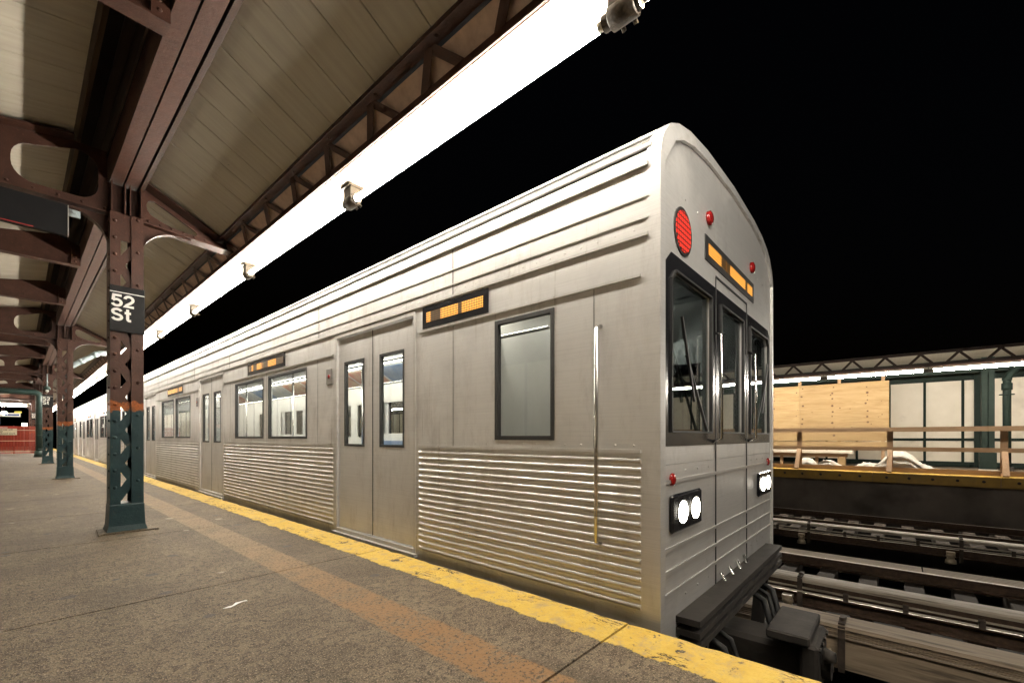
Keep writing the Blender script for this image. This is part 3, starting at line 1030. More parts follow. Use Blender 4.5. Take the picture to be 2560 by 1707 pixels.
fx0 = make_fixture()
FXY = [.97 + 2.5 * i for i in range(-2, 20)]
n_ord = 0
for i, y in enumerate(FXY):
    c = fx0 if i == 0 else copy_tree(fx0)
    c.location = (1.86, y, 3.058)
    if y < -.1 - .01:
        if y < -2:
            lab = 'lit tube fixture out of frame, second behind the viewpoint'
        else:
            lab = 'lit tube fixture cut off at the top edge of the picture'
    else:
        lab = '%s full lit tube fixture along the near eave, counted from the camera' % ORD[n_ord]
        n_ord += 1
    tag(c, lab, 'light fixture', 'tube lights along the near eave')

# signs on columns
def ribbon(b, pts, w, y0, y1):
    pts = [Vector((p[0], p[1])) for p in pts]
    L_, R_ = [], []
    for i, p in enumerate(pts):
        d0 = (p - pts[i - 1]).normalized() if i else (pts[1] - p).normalized()
        d1 = (pts[i + 1] - p).normalized() if i < len(pts) - 1 else d0
        t_ = (d0 + d1).normalized()
        nn = Vector((-t_.y, t_.x))
        k = w / 2 / max(.6, nn.dot(Vector((-d1.y, d1.x))))
        L_.append(p + nn * k); R_.append(p - nn * k)
    n = len(pts)
    vs = []
    for yy in (y0, y1):
        vs += [(q.x, yy, q.y) for q in L_] + [(q.x, yy, q.y) for q in R_]
    fs = []
    for i in range(n - 1):
        fs += [(i, i + 1, n + i + 1, n + i), (2 * n + i, 3 * n + i, 3 * n + i + 1, 2 * n + i + 1),
               (i, 2 * n + i, 2 * n + i + 1, i + 1), (n + i, n + i + 1, 3 * n + i + 1, 3 * n + i)]
    fs += [(0, n, 3 * n, 2 * n), (n - 1, 3 * n - 1, 4 * n - 1, 2 * n - 1)]
    b.add(vs, fs)
def ell(cx, cz, rx, rz, a0, a1, n=14):
    return [(cx + rx * math.cos(R(a0 + (a1 - a0) * i / n)), cz + rz * math.sin(R(a0 + (a1 - a0) * i / n))) for i in range(n + 1)]
GLYPH = {   # centre lines in a cell 1 high, stroke about .2
    '5': (.74, [[(.66, .90), (.20, .90), (.155, .50)], [(.145, .47)] + ell(.37, .335, .265, .245, 130, -160, 18)]),
    '2': (.74, [ell(.36, .665, .245, .245, 172, -28, 14) + [(.44, .40), (.22, .22), (.13, .10), (.66, .10)]]),
    'S': (.80, [ell(.39, .71, .255, .195, 18, 255, 14)[:-1] + [(.39, .51)] + ell(.39, .29, .27, .20, 75, -165, 14)]),
    't': (.48, [[(.22, .98), (.22, .26)] + ell(.33, .22, .11, .125, 180, 280, 6) + [(.43, .10)], [(.04, .68), (.42, .68)]]),
}
def lettering(s_, h, x0, z0, m, parent, w=.185):
    x = x0
    for ch in s_:
        adv, strokes = GLYPH[ch]
        b = MB()
        for k, st in enumerate(strokes):
            ribbon(b, [(x + px * h, z0 + pz * h) for px, pz in st], w * h, -.0075 - .0004 * k, -.0063)
        b.build('letter', m, parent)
        x += adv * h
def column_sign(y, label):
    z0, z1 = 1.995, 2.45
    t = tag(empty('station_sign', (COLX, y - COLD / 2 - .012, z0)), label, 'sign', 'black 52 St column signs')
    MB().box(-.133, .133, -.006, .008, 0, z1 - z0, .002).build('panel', M['sign_black'], t)
    MB().box(-.133, .133, -.0075, -.0063, .385, .393).build('white_line', M['sign_white'], t)
    lettering('52', .126, -.128, .243, M['sign_white'], t)
    lettering('St', .126, -.128, .105, M['sign_white'], t)
    rv = MB()
    for xx in (-.115, .115):
        for zz in (.02, .435):
            rv.disc((xx, -.006, zz), (0, -1, 0), .005, .001, 6, .002)
    tag(rv.build('screws', M['sign_black'], t), kind='stuff')
column_sign(COL_Y[0], 'large black sign reading 52 St on the front column')
column_sign(COL_Y[2], 'small black sign reading 52 St on the third column')
column_sign(COL_Y[4], 'tiny distant black 52 St sign above the red barrier')

# black hanging sign board below the first bracket
t = tag(empty('hanging_sign', (0, COL_Y[0] - .13, 2.82)), 'long black sign board hung under the front bracket, cut by the frame edge', 'sign')
MB().box(-1.75, .315, -.02, .02, 0, .275).build('panel', M['sign_black'], t)
b = MB(); b.box(.3155, .322, -.026, .026, -.004, .279); b.build('end_cap', M['alu_edge'], t)
b = MB(); b.box(-1.75, .315, -.024, .024, -.006, -.0005); b.box(-1.75, .315, -.024, .024, .2755, .281); b.build('edge_strip', M['sign_black'], t)
MB().box(-1.75, .10, -.0225, -.0205, .002, .009).build('red_line', M['sign_red'], t)
b = MB(); b.box(.30, .40, -.012, .012, .19, .255); b.disc((.36, -.012, .235), (0, -1, 0), .018, .012, 6); b.build('bracket', M['pipe_grey'], t)
b = MB(); b.box(-1.0, -.97, -.01, .01, .281, .35); b.build('hanger', M['brown'], t)

# drain pipe by the second column
y2 = COL_Y[1] + .26
t = tag(empty('drain_pipe', (0, y2, 0)), 'pale grey drain pipe sloping from the eave to the second column', 'pipe')
MB().tube([(1.62, 0, 3.00), (1.35, 0, 2.99), (1.27, 0, 2.95), (.86, 0, 2.62), (.80, 0, 2.55), (.775, 0, 2.45), (.775, 0, .05)], .062, 12).build('pipe', M['pipe_grey'], t)
b = MB()
for p, q in (((1.30, 0, 2.975), (1.22, 0, 2.91)), ((1.05, 0, 2.773), (.99, 0, 2.725)), ((.775, 0, 2.46), (.775, 0, 2.36)), ((.775, 0, 1.2), (.775, 0, 1.12))):
    b.tube([p, q], .070, 12)
b.build('collar', M['pipe_grey'], t)

# bell lamp on third column
t = tag(empty('bell_lamp', (.72, COL_Y[2] - .18, 2.62)), 'small bell-shaped lamp on a conduit fixed to the third column', 'lamp')
MB().tube([(0, 0, .12), (0, 0, .56)], .018, 8).build('conduit', M['pipe_grey'], t)
MB().tube([(0, 0, .13), (0, 0, .11), (0, 0, .06), (0, 0, 0)], [.03, .06, .085, .09], 12).build('shade', M['pipe_green'], t)
MB().tube([(0, 0, 0), (0, 0, -.05), (0, 0, -.09)], [.035, .05, .02], 10).build('bulb', M['paper'], t)

# green standpipe by the fourth column
ysp = COL_Y[3] - .62
t = tag(empty('standpipe', (.73, ysp, 0)), 'thick green standpipe in front of the fourth column, bending left overhead', 'pipe')
MB().tube([(0, 0, 0), (0, 0, 2.85), (-.04, 0, 2.98), (-.14, 0, 3.05), (-.5, 0, 3.06), (-3.0, 0, 3.06)], .135, 14).build('pipe', M['pipe_green'], t)
b = MB()
for z in (.35, 1.0, 1.55, 2.1, 2.5): b.tube([(0, 0, z), (0, 0, z + .04)], .145, 14)
b.tube([(0, 0, 0), (0, 0, .30)], [.20, .17], 14)
b.tube([(.10, 0, 2.35), (.32, 0, 2.55)], .06, 8)
b.build('collar', M['pipe_green'], t)

# red mesh barrier across the platform
yb = 37.2
t = tag(empty('mesh_barrier', (0, yb, 0)), 'red plastic mesh barrier stretched across the far platform', 'barrier')
b = MB()
z = .02
while z < 1.56:
    b.box(-3.1, .74, -.004, .004, z, z + .027); z += .052
tag(b.build('mesh_strands', M['red_mesh'], t), kind='stuff')
b = MB()
x = -3.1
while x < .74:
    b.box(x, x + .018, -.0065, -.0045, .02, 1.56); x += .055
tag(b.build('mesh_uprights', M['red_mesh'], t), kind='stuff')
me = MB().box(-3.1, .74, -.012, -.0075, 0, .030).mesh('strap', M['ribbon'])
for z in (.12, .72, 1.32): inst('strap', me, t, (0, 0, z))
me = MB().tube([(0, 0, 0), (0, 0, 1.6)], .025, 8).mesh('post', M['bracket'])
for x in (-3.05, -1.6, -.1, .72): inst('post', me, t, (x, .04, 0))
t = tag(empty('closure_notice', (0, yb - .03, 1.06)), 'cream notice with red heading reading Stairway Closed, on the red mesh', 'sign')
MB().box(-1.55, .02, -.01, .01, 0, .36).build('board', M['sign_cream'], t)
MB().box(-1.55, .02, -.01, .01, .3605, .47).build('heading_band', M['sign_red'], t)
text('heading', 'Stairway Closed', .10, M['sign_white'], t, (-.66, -.012, .385), (R(90), 0, 0), .002, .001, 'CENTER')
for i, s in enumerate(('This Stairway will', 'be closed', 'due to closed work')):
    text('lettering', s, .115, M['notice_ink'], t, (-1.45 if False else -.95, -.012, .27 - (i * .11)), (R(90), 0, 0), .002, .001)

# things beyond the barrier
t = tag(empty('twin_tube_light', (0, 41.5, 2.93)), 'pair of lit tubes hung across the platform beyond the mesh barrier', 'light fixture')
MB().box(-2.6, .62, -.30, .30, .10, .14).build('reflector', M['reflector'], t)
me = MB().tube([(-2.5, 0, 0), (.42, 0, 0)], .035, 10).mesh('tube', M['tube'])
inst('tube', me, t, (0, -.16, .03)); inst('tube', me, t, (0, .16, -.02))
b = MB()
for yy, zz in ((-.16, .03), (.16, -.02)): b.box(.42, .55, yy - .05, yy + .05, zz - .05, .10)
b.build('lampholder', M['holder'], t)
t = tag(empty('direction_sign', (-.10, 48.0, 2.42)), 'small white sign with dark blue band hanging beyond the barrier', 'sign')
MB().box(-1.1, .30, -.03, .03, 0, .26).build('panel', M['sign_white'], t)
MB().box(-.45, .24, -.036, -.031, .06, .20).build('blue_band', M['sign_blue'], t)
MB().box(.0, .36, -.03, .03, .27, .40).build('yellow_tab', M['sign_yellow'], t)
MB().box(-.6, -.57, -.01, .01, .26, .62).build('hanger', M['brown'], t)
t = tag(empty('work_floodlight', (-.42, 46.0, 2.52)), 'glaring white work lamp beyond the mesh barrier', 'lamp')
MB().box(-.28, .02, -.10, .0, 0, .16).build('housing', M['alu_edge'], t)
MB().box(-.26, 0, -.106, -.101, .015, .145).build('lens', M['flood'], t)
MB().box(-.14, -.11, -.06, -.03, .16, .8).build('hanger', M['brown'], t)
t = tag(empty('info_screen', (-.72, 44.0, 1.70)), 'lit blue screen at the frame edge above the red mesh', 'screen')
MB().box(-.55, .02, .001, .10, -.06, .56).build('housing', M['sign_black'], t)
MB().box(-.50, -.02, -.004, 0, 0, .50).build('display', M['screen_blue'], t)
MB().box(-.30, -.22, .02, .08, -1.70, -.06).build('stand', M['sign_black'], t)
t = tag(empty('white_box', (.22, 42.5, 1.62)), 'small white box on a post behind the mesh barrier', 'box')
MB().box(0, .26, 0, .2, 0, .24, .01).build('case', M['sign_white'], t)
MB().box(.10, .16, .05, .11, -1.62, -.001).build('post', M['bracket'], t)

# back wall of the near platform (windscreen)
t = tag(empty('platform_windscreen', (-3.12, 0, 0)), 'cream panelled windscreen closing the back of the near platform', 'wall')
me = MB().box(-.02, .0, .03, 1.37, .12, 2.6).mesh('panel', M['wall_panel'])
me2 = MB().box(-.04, .02, -.03, .03, 0, 3.0).mesh('mullion', M['green_steel'])
for i in range(40):
    inst('panel', me, t, (0, -5 + i * 1.4, 0)); inst('mullion', me2, t, (0, -5 + i * 1.4, 0))
b = MB(); b.box(-.04, .02, -5, 51, 0, .115); b.box(-.04, .02, -5, 51, 2.605, 3.1); b.build('rail', M['green_steel'], t)

# litter
t = MB()
pts = [(0, 0), (.02, .03), (.028, .06), (.02, .10), (.03, .135), (.055, .16)]
vs, fs = [], []
for i, (a, c) in enumerate(pts):
    w = .011 if i not in (0, 5) else .006
    vs += [(a - w, c, .006 + .004 * (i % 2)), (a + w, c - .004, .006 + .003 * ((i + 1) % 2)), (a + w, c - .004, .004 + .003 * ((i + 1) % 2)), (a - w, c, .004 + .004 * (i % 2))]
for i in range(5):
    for c in range(4): fs.append((i * 4 + c, i * 4 + (c + 1) % 4, i * 4 + 4 + (c + 1) % 4, i * 4 + 4 + c))
t.add(vs, fs)
o = tag(t.build('paper_scrap', M['paper']), 'curled white paper scrap lying on the concrete floor', 'litter')
o.location = (.757, 2.79, .0); o.rotation_euler = (0, 0, R(-55)); o.scale = (.8, .78, .8)

# ================================================================== OPPOSITE PLATFORM
OX = 15.6
opp = tag(empty('opposite_platform', (OX, 0, -.02)), 'opposite platform edged with yellow panels', kind='structure')
MB().box(.62, 6.0, -12, 60, -.25, -.03).build('deck', M['opp_concrete'], opp)
MB().box(.25, .60, -12, 60, -2.2, -.26).build('dark_wall', M['opp_fascia'], opp)
pm = MB()
pm.box(0, .615, .004, 2.366, -.075, -.0, .006)
pme = pm.mesh('tactile_panel', M['tactile'])
pf = MB().box(-.014, -.001, .004, 2.366, -.26, -.004).mesh('edge_face', M['tactile'])
bl_ = MB()
for k in range(5): bl_.disc((-.014, .28 + k * .45, -.12), (-1, 0, 0), .035, .004, 8, .006)
blm = bl_.mesh('bolts', M['bracket'])
for i in range(-4, 24):
    y = .515 + i * 2.37
    p = inst('tactile_panel', pme, opp, (0, y, 0))
    inst('edge_face', pf, p)
    tag(inst('bolts', blm, p), kind='stuff')
MB().box(.02, .60, -12, 60, -.25, -.078).build('panel_bearer', M['opp_fascia'], opp)

# timber railing
t = tag(empty('timber_railing', (OX + .48, 0, -.02)), 'temporary brown lumber railing along the yellow opposite edge', 'railing')
RY0, RSP = -1.97, 2.13
y0, y1 = -10.5, 46
b = MB(); b.box(-.02, .02, y0, y1, 1.115, 1.24); tr_ = b.build('top_rail', M['lumber'], t)
MB().box(-.02, .02, y0, y1, .585, .695).build('mid_rail', M['lumber'], t)
MB().box(-.02, .02, y0, y1, .005, .13).build('toe_board', M['lumber'], t)
pme = MB().box(.0215, .062, -.065, .065, .0, 1.20).mesh('post', M['lumber_post'])
bme = MB().bar((-.40, .02, .02), (-.03, 0, .60), .06, .11, (0, 1, 0)).mesh('brace', M['lumber_post'])
fme = MB().box(-.33, .0, .026, .066, .003, .09).mesh('foot', M['lumber_post'])
gme = MB().plate([(-.30, .1), (-.026, .1), (-.026, .58)], [], 1, .0265, .012).mesh('gusset', M['plywood'])
y = RY0 - 4 * RSP
while y < y1:
    inst('post', pme, t, (0, y, 0)); inst('brace', bme, t, (0, y, 0)); inst('foot', fme, t, (0, y, 0)); inst('gusset', gme, t, (0, y, 0))
    y += RSP

# windscreen wall
WX = 20.5
t = tag(empty('windscreen_wall', (WX, 0, -.02)), 'cream panelled windscreen wall with dark green frame on opposite platform', 'wall')
PW = .91
up = MB().box(.03, .045, .035, PW - .035, .93, 2.82).mesh('panel', M['wall_panel'])
lo = MB().box(.03, .045, .035, PW - .035, .16, .84).mesh('panel', M['wall_panel'])
mu = MB().box(0, .06, -.034, .034, .15, 2.83).mesh('mullion', M['green_steel'])
for i in range(-11, 46):
    y = -.69 + i * PW
    inst('panel', up, t, (0, y, 0)); inst('panel', lo, t, (0, y, 0)); inst('mullion', mu, t, (0, y, 0))
b = MB(); b.box(-.004, .064, -11, 42, .845, .925); b.box(-.02, .07, -11, 42, 0, .155); b.box(-.01, .066, -11, 42, 2.825, 3.5); b.build('frame_rail', M['green_steel'], t)
po = MB().box(-.07, -.012, -.15, .15, 0, 3.3).mesh('post', M['green_steel'])
for y in (-11.1, -2.0, 7.1, 16.2, 25.3, 34.4): inst('post', po, t, (0, y, 0))

# columns opposite
def opp_column():
    t = empty('canopy_column')
    for s in (-1, 1):
        b = MB()
        b.box(-.11, .11, s * .125 - .006, s * .125 + .006, 0, 3.3)
        for xx in (-.12, .108):
            b.box(xx, xx + .012, s * .066 - .058, s * .066 + .058, 0, 3.3)
        b.build('channel', M['green_steel'], t)
    MB().box(-.14, .14, -.17, .17, 0, .55).build('base', M['green_steel'], t)
    MB().box(-.2, -.142, -.2, .2, .003, .07).build('kerb', M['bench_top'], t)
    return t
oc0 = opp_column()
olab = ['green steel column on the opposite platform, beside the thick downpipe', 'green steel column just beyond the plywood sheets on the opposite platform',
        'third green column on the opposite platform, beyond the train front', 'fourth green column on the opposite platform, far down the line']
for i, y in enumerate((-1.95, 7.34, 16.6, 25.9)):
    c = oc0 if i == 0 else copy_tree(oc0)
    c.location = (18.6, y, -.05)
    tag(c, olab[i], 'column', 'green columns on the opposite platform')
t = tag(empty('downpipe', (18.55, -2.32, -.05)), 'dark green downpipe with collar beside the opposite column', 'pipe')
MB().tube([(0, 0, 0), (0, 0, 2.62), (.02, -.06, 2.78), (.10, -.25, 3.0), (.12, -.3, 3.2)], .085, 12).build('pipe', M['green_steel'], t)
b = MB(); b.tube([(0, 0, 2.33), (0, 0, 2.52)], .11, 12); b.tube([(0, 0, 2.19), (0, 0, 2.215)], .15, 12); b.tube([(0, 0, 2.6), (0, 0, 2.68)], .10, 12)
b.build('collar', M['green_steel'], t)
MB().box(-.12, .12, -.12, .12, 0, .16).build('foot', M['girder'], t)

# opposite canopy
rf = tag(empty('opposite_canopy'), 'cream board ceiling of the opposite canopy', kind='structure')
MB().extrude([(15.95, 3.19), (18.9, 3.56), (20.9, 3.45), (20.9, 3.48), (18.9, 3.58), (15.95, 3.205)], 1, -12, 60).build('ceiling', M['boards'], rf)
t = tag(empty('eave_girder', (15.95, 0, -.225)), 'lattice girder along the opposite canopy eave above the tubes', 'girder')
b = MB(); b.box(-.03, .03, -12, 44, 3.36, 3.42); b.box(-.04, .05, -12, 44, 3.423, 3.435); b.build('top_chord', M['dark_brown'], t)
MB().box(-.03, .05, -12, 44, 3.02, 3.12).build('bottom_chord', M['dark_brown'], t)
lat = []
for a, c in ((0, .24), (.48, .24)):
    dd = Vector((c - a, .27)).normalized(); n2 = Vector((-dd.y, dd.x)) * .03
    q = [Vector((a, 3.10)) + n2, Vector((a, 3.10)) - n2, Vector((c, 3.37)) - n2, Vector((c, 3.37)) + n2]
    xo = -.01 if a == 0 else -.018
    vs = [(xo, p[0], p[1]) for p in q] + [(xo + .007, p[0], p[1]) for p in q]
    lat.append(MB().add(vs, [(0, 1, 2, 3), (7, 6, 5, 4), (0, 4, 5, 1), (1, 5, 6, 2), (2, 6, 7, 3), (3, 7, 4, 0)]).mesh('lattice_bar', M['dark_brown']))
y = -11.5
while y < 42:
    inst('lattice_bar', lat[0], t, (0, y, 0)); inst('lattice_bar', lat[1], t, (0, y, 0)); y += .72
t = tag(empty('wall_beam', (18.7, 0, 0)), 'grey green beam under the opposite canopy above the cream panels', 'beam')
MB().box(0, .14, -12, 44, 2.86, 3.08).build('web', M['green_steel'], t)
MB().box(-.06, .20, -12, 44, 3.083, 3.10).build('flange', M['green_steel'], t)

def opp_fixture():
    t = empty('tube_fixture')
    L = 2.24
    MB().box(-.05, .05, .01, L - .01, .035, .075).build('channel', M['reflector'], t)
    MB().tube([(0, .10, 0), (0, L - .10, 0)], .034, 10).build('tube', M['tube'], t)
    for ya in (0.0, L - .10): MB().box(-.035, .035, ya, ya + .099, -.045, .034).build('lampholder', M['holder'], t)
    return t
of0 = opp_fixture()
oy = [(-5.08, 'lit tube fixture on the opposite canopy, beyond the frame edge'), (-2.84, 'lit tube fixture above the green downpipe, opposite platform'),
      (-.6, 'lit tube fixture above the bare cream panels, opposite platform'), (1.64, 'lit tube fixture above the nearer half of the plywood'),
      (3.88, 'lit tube fixture above the farther half of the plywood'),
      (10.75, 'lone lit tube fixture on the opposite canopy, behind the train'), (19.9, 'first of three far lit tubes on the opposite canopy'),
      (22.15, 'middle of three far lit tubes on the opposite canopy'), (24.4, 'last of three far lit tubes on the opposite canopy')]
for i, (y, lab) in enumerate(oy):
    c = of0 if i == 0 else copy_tree(of0)
    c.location = (15.82, y, 2.69)
    tag(c, lab, 'light fixture', 'tube lights along the opposite eave')

# plywood hoarding
def plywood(y0, label, W):
    t = tag(empty('plywood_hoarding', (18.25, y0, 0)), label, 'hoarding', 'plywood hoardings on the opposite platform')
    rnd = random.Random(int(y0 * 10))
    kb = MB()
    n = 2
    for s in range(n):
        a, c = s * W / n + .003, (s + 1) * W / n - .003
        off = .004 * s
        p = MB().box(-.018 - off, -off, a, c, .82, 2.74 + .0 * s).build('sheet', M['plywood'], t)
    for col in range(5):
        yy = .55 + col * (W - .9) / 4.4
        for k in range(9):
            if rnd.random() < .85:
                kb.disc((-.0235, yy + rnd.uniform(-.03, .03), 1.0 + k * .2 + rnd.uniform(-.05, .05)), (-1, 0, 0), rnd.uniform(.020, .040), .0015, 7)
    for k in range(22):
        kb.disc((-.0235, rnd.uniform(.1, W - .1), rnd.uniform(.86, 2.65)), (-1, 0, 0), rnd.uniform(.010, .028), .0012, 7)
    tag(kb.build('knots', M['knot'], t), kind='stuff')
    MB().box(-.022, -.0, .02, W - .01, .63, .80).build('lower_board', M['plywood'], t)
    me = MB().box(.002, .04, -.045, .045, .02, 2.98).mesh('stud', M['lumber_post'])
    for k in range(5): inst('stud', me, t, (0, .15 + k * (W - .3) / 4, 0))
    return t
plywood(.20, 'tall tan plywood sheets on studs behind the railing, right of the train front', 4.78)
plywood(8.4, 'second stretch of tan plywood sheets, farther along the opposite platform', 3.3)

# bench behind the railing
t = tag(empty('work_bench', (17.45, 1.05, -.05)), 'low pale-topped bench below the plywood sheets', 'bench')
MB().box(-.22, .22, 0, 2.85, .47, .57, .012).build('top', M['bench_top'], t)
MB().box(-.15, .15, .15, 2.7, .36, .468).build('apron', M['lumber'], t)
me = MB().box(-.15, .15, -.09, .09, 0, .359).mesh('leg', M['plywood'])
for y in (.28, 2.55): inst('leg', me, t, (0, y, 0))
me = MB().box(-.05, .05, -.04, .04, 0, .359).mesh('leg', M['lumber_post'])
for y in (.95, 1.95): inst('leg', me, t, (0, y, 0))

# tarpaulin heaps
def heap(name, y0, y1, h, seed, label, x=16.45, wx=.7):
    rnd = random.Random(seed)
    ph = [rnd.uniform(0, 6.28) for _ in range(6)]
    nx, ny = 26, 60
    vs, fs = [], []
    for i in range(ny + 1):
        v = i / ny
        for j in range(nx + 1):
            u = j / nx
            e = max(0, math.sin(math.pi * v)) ** .7 * max(0, math.sin(math.pi * u)) ** .6
            q = Vector((u * wx * 3.6 + seed, v * (y1 - y0) * 2.8 + u * 1.1, seed * .7))
            cr = mnoise.ridged_multi_fractal(q, .9, 2.1, 3, 1.0, 2.0) - 1.0
            lump = mnoise.noise(q * .55)
            peak = 1 - .5 * abs(v - .42) * 2
            z = h * e * peak * (1 + .65 * lump) + .075 * cr * min(1, e * 2.5)
            vs.append((x + (u - .5) * wx + .03 * mnoise.noise(q * 1.3), y0 + (y1 - y0) * v, -.052 + max(0, z)))
    for i in range(ny):
        for j in range(nx):
            a = i * (nx + 1) + j
            fs.append((a, a + 1, a + nx + 2, a + nx + 1))
    b = MB().add(vs, fs, True)
    o = b.build(name, M['tarp'])
    return tag(o, label, 'tarpaulin')
heap('white_tarp', -.95, 1.10, .58, 3, 'broad white tarpaulin heap by the railing, next to the bare panels')
heap('white_tarp', 1.15, 2.1, .30, 8, 'low white tarpaulin spread in front of the bench')
b = MB()
b.tube([(0, 0, 0), (0, .0, .04), (0, 0, .14), (.0, .02, .22), (0, .03, .27)], [.17, .20, .18, .13, .05], 12)
o = tag(b.build('white_sack', M['tarp']), 'small knotted white sack in front of the bench legs', 'sack')
o.location = (16.5, 2.15, -.055); o.scale = (1.2, 1.4, 1.3)
t = tag(empty('scrap_lumber', (17.3, 4.2, -.05)), 'short pale lumber offcuts standing by the plywood foot', 'lumber')
MB().box(-.05, .05, 0, .12, .101, .60).build('upright', M['plywood'], t)
MB().box(-.06, .06, -.55, .15, .0, .10).build('foot', M['plywood'], t)

# ================================================================== TRAIN
CX, HALF, CL = 3.51, 1.34, 15.5
ROOF = [(-1.34, 2.40), (-1.315, 2.47), (-1.28, 2.53), (-1.20, 2.615), (-1.08, 2.675), (-.90, 2.725), (-.6, 2.765), (0, 2.79)]
ROOF = ROOF + [(-x, z) for x, z in reversed(ROOF[:-1])]
DOORS = [(2.05, 3.35), (7.1, 8.4), (12.15, 13.45)]
WINS = [(.62, 1.12), (4.05, 5.20), (5.36, 6.50), (9.05, 10.20), (10.36, 11.5), (14.1, 14.9)]
WZ = (.93, 1.74)
DZ = (.03, 1.95)

def wall_grid(b, x0, x1, ya, yb, za, zb, holes):
    ys = sorted({ya, yb, *[h[0] for h in holes], *[h[1] for h in holes]})
    zs = sorted({za, zb, *[h[2] for h in holes], *[h[3] for h in holes]})
    def solid(i, k):
        if i < 0 or k < 0 or i >= len(ys) - 1 or k >= len(zs) - 1: return False
        cy_, cz_ = (ys[i] + ys[i + 1]) / 2, (zs[k] + zs[k + 1]) / 2
        return not any(h[0] < cy_ < h[1] and h[2] < cz_ < h[3] for h in holes)
    for i in range(len(ys) - 1):
        for k in range(len(zs) - 1):
            if not solid(i, k): continue
            y0, y1, z0, z1 = ys[i], ys[i + 1], zs[k], zs[k + 1]
            b.add([(x0, y0, z0), (x0, y1, z0), (x0, y1, z1), (x0, y0, z1)], [(0, 1, 2, 3)])
            b.add([(x1, y0, z0), (x1, y1, z0), (x1, y1, z1), (x1, y0, z1)], [(3, 2, 1, 0)])
            if not solid(i - 1, k): b.add([(x0, y0, z0), (x1, y0, z0), (x1, y0, z1), (x0, y0, z1)], [(0, 1, 2, 3)])
            if not solid(i + 1, k): b.add([(x0, y1, z0), (x1, y1, z0), (x1, y1, z1), (x0, y1, z1)], [(3, 2, 1, 0)])
            if not solid(i, k - 1): b.add([(x0, y0, z0), (x1, y0, z0), (x1, y1, z0), (x0, y1, z0)], [(0, 1, 2, 3)])
            if not solid(i, k + 1): b.add([(x0, y0, z1), (x1, y0, z1), (x1, y1, z1), (x0, y1, z1)], [(3, 2, 1, 0)])

def frame_ring(b, x0, x1, y0, y1, z0, z1, w):
    b.box(x0, x1, y0, y0 + w, z0, z1); b.box(x0, x1, y1 - w, y1, z0, z1)
    b.box(x0, x1, y0 + w, y1 - w, z0, z0 + w); b.box(x0, x1, y0 + w, y1 - w, z1 - w, z1)

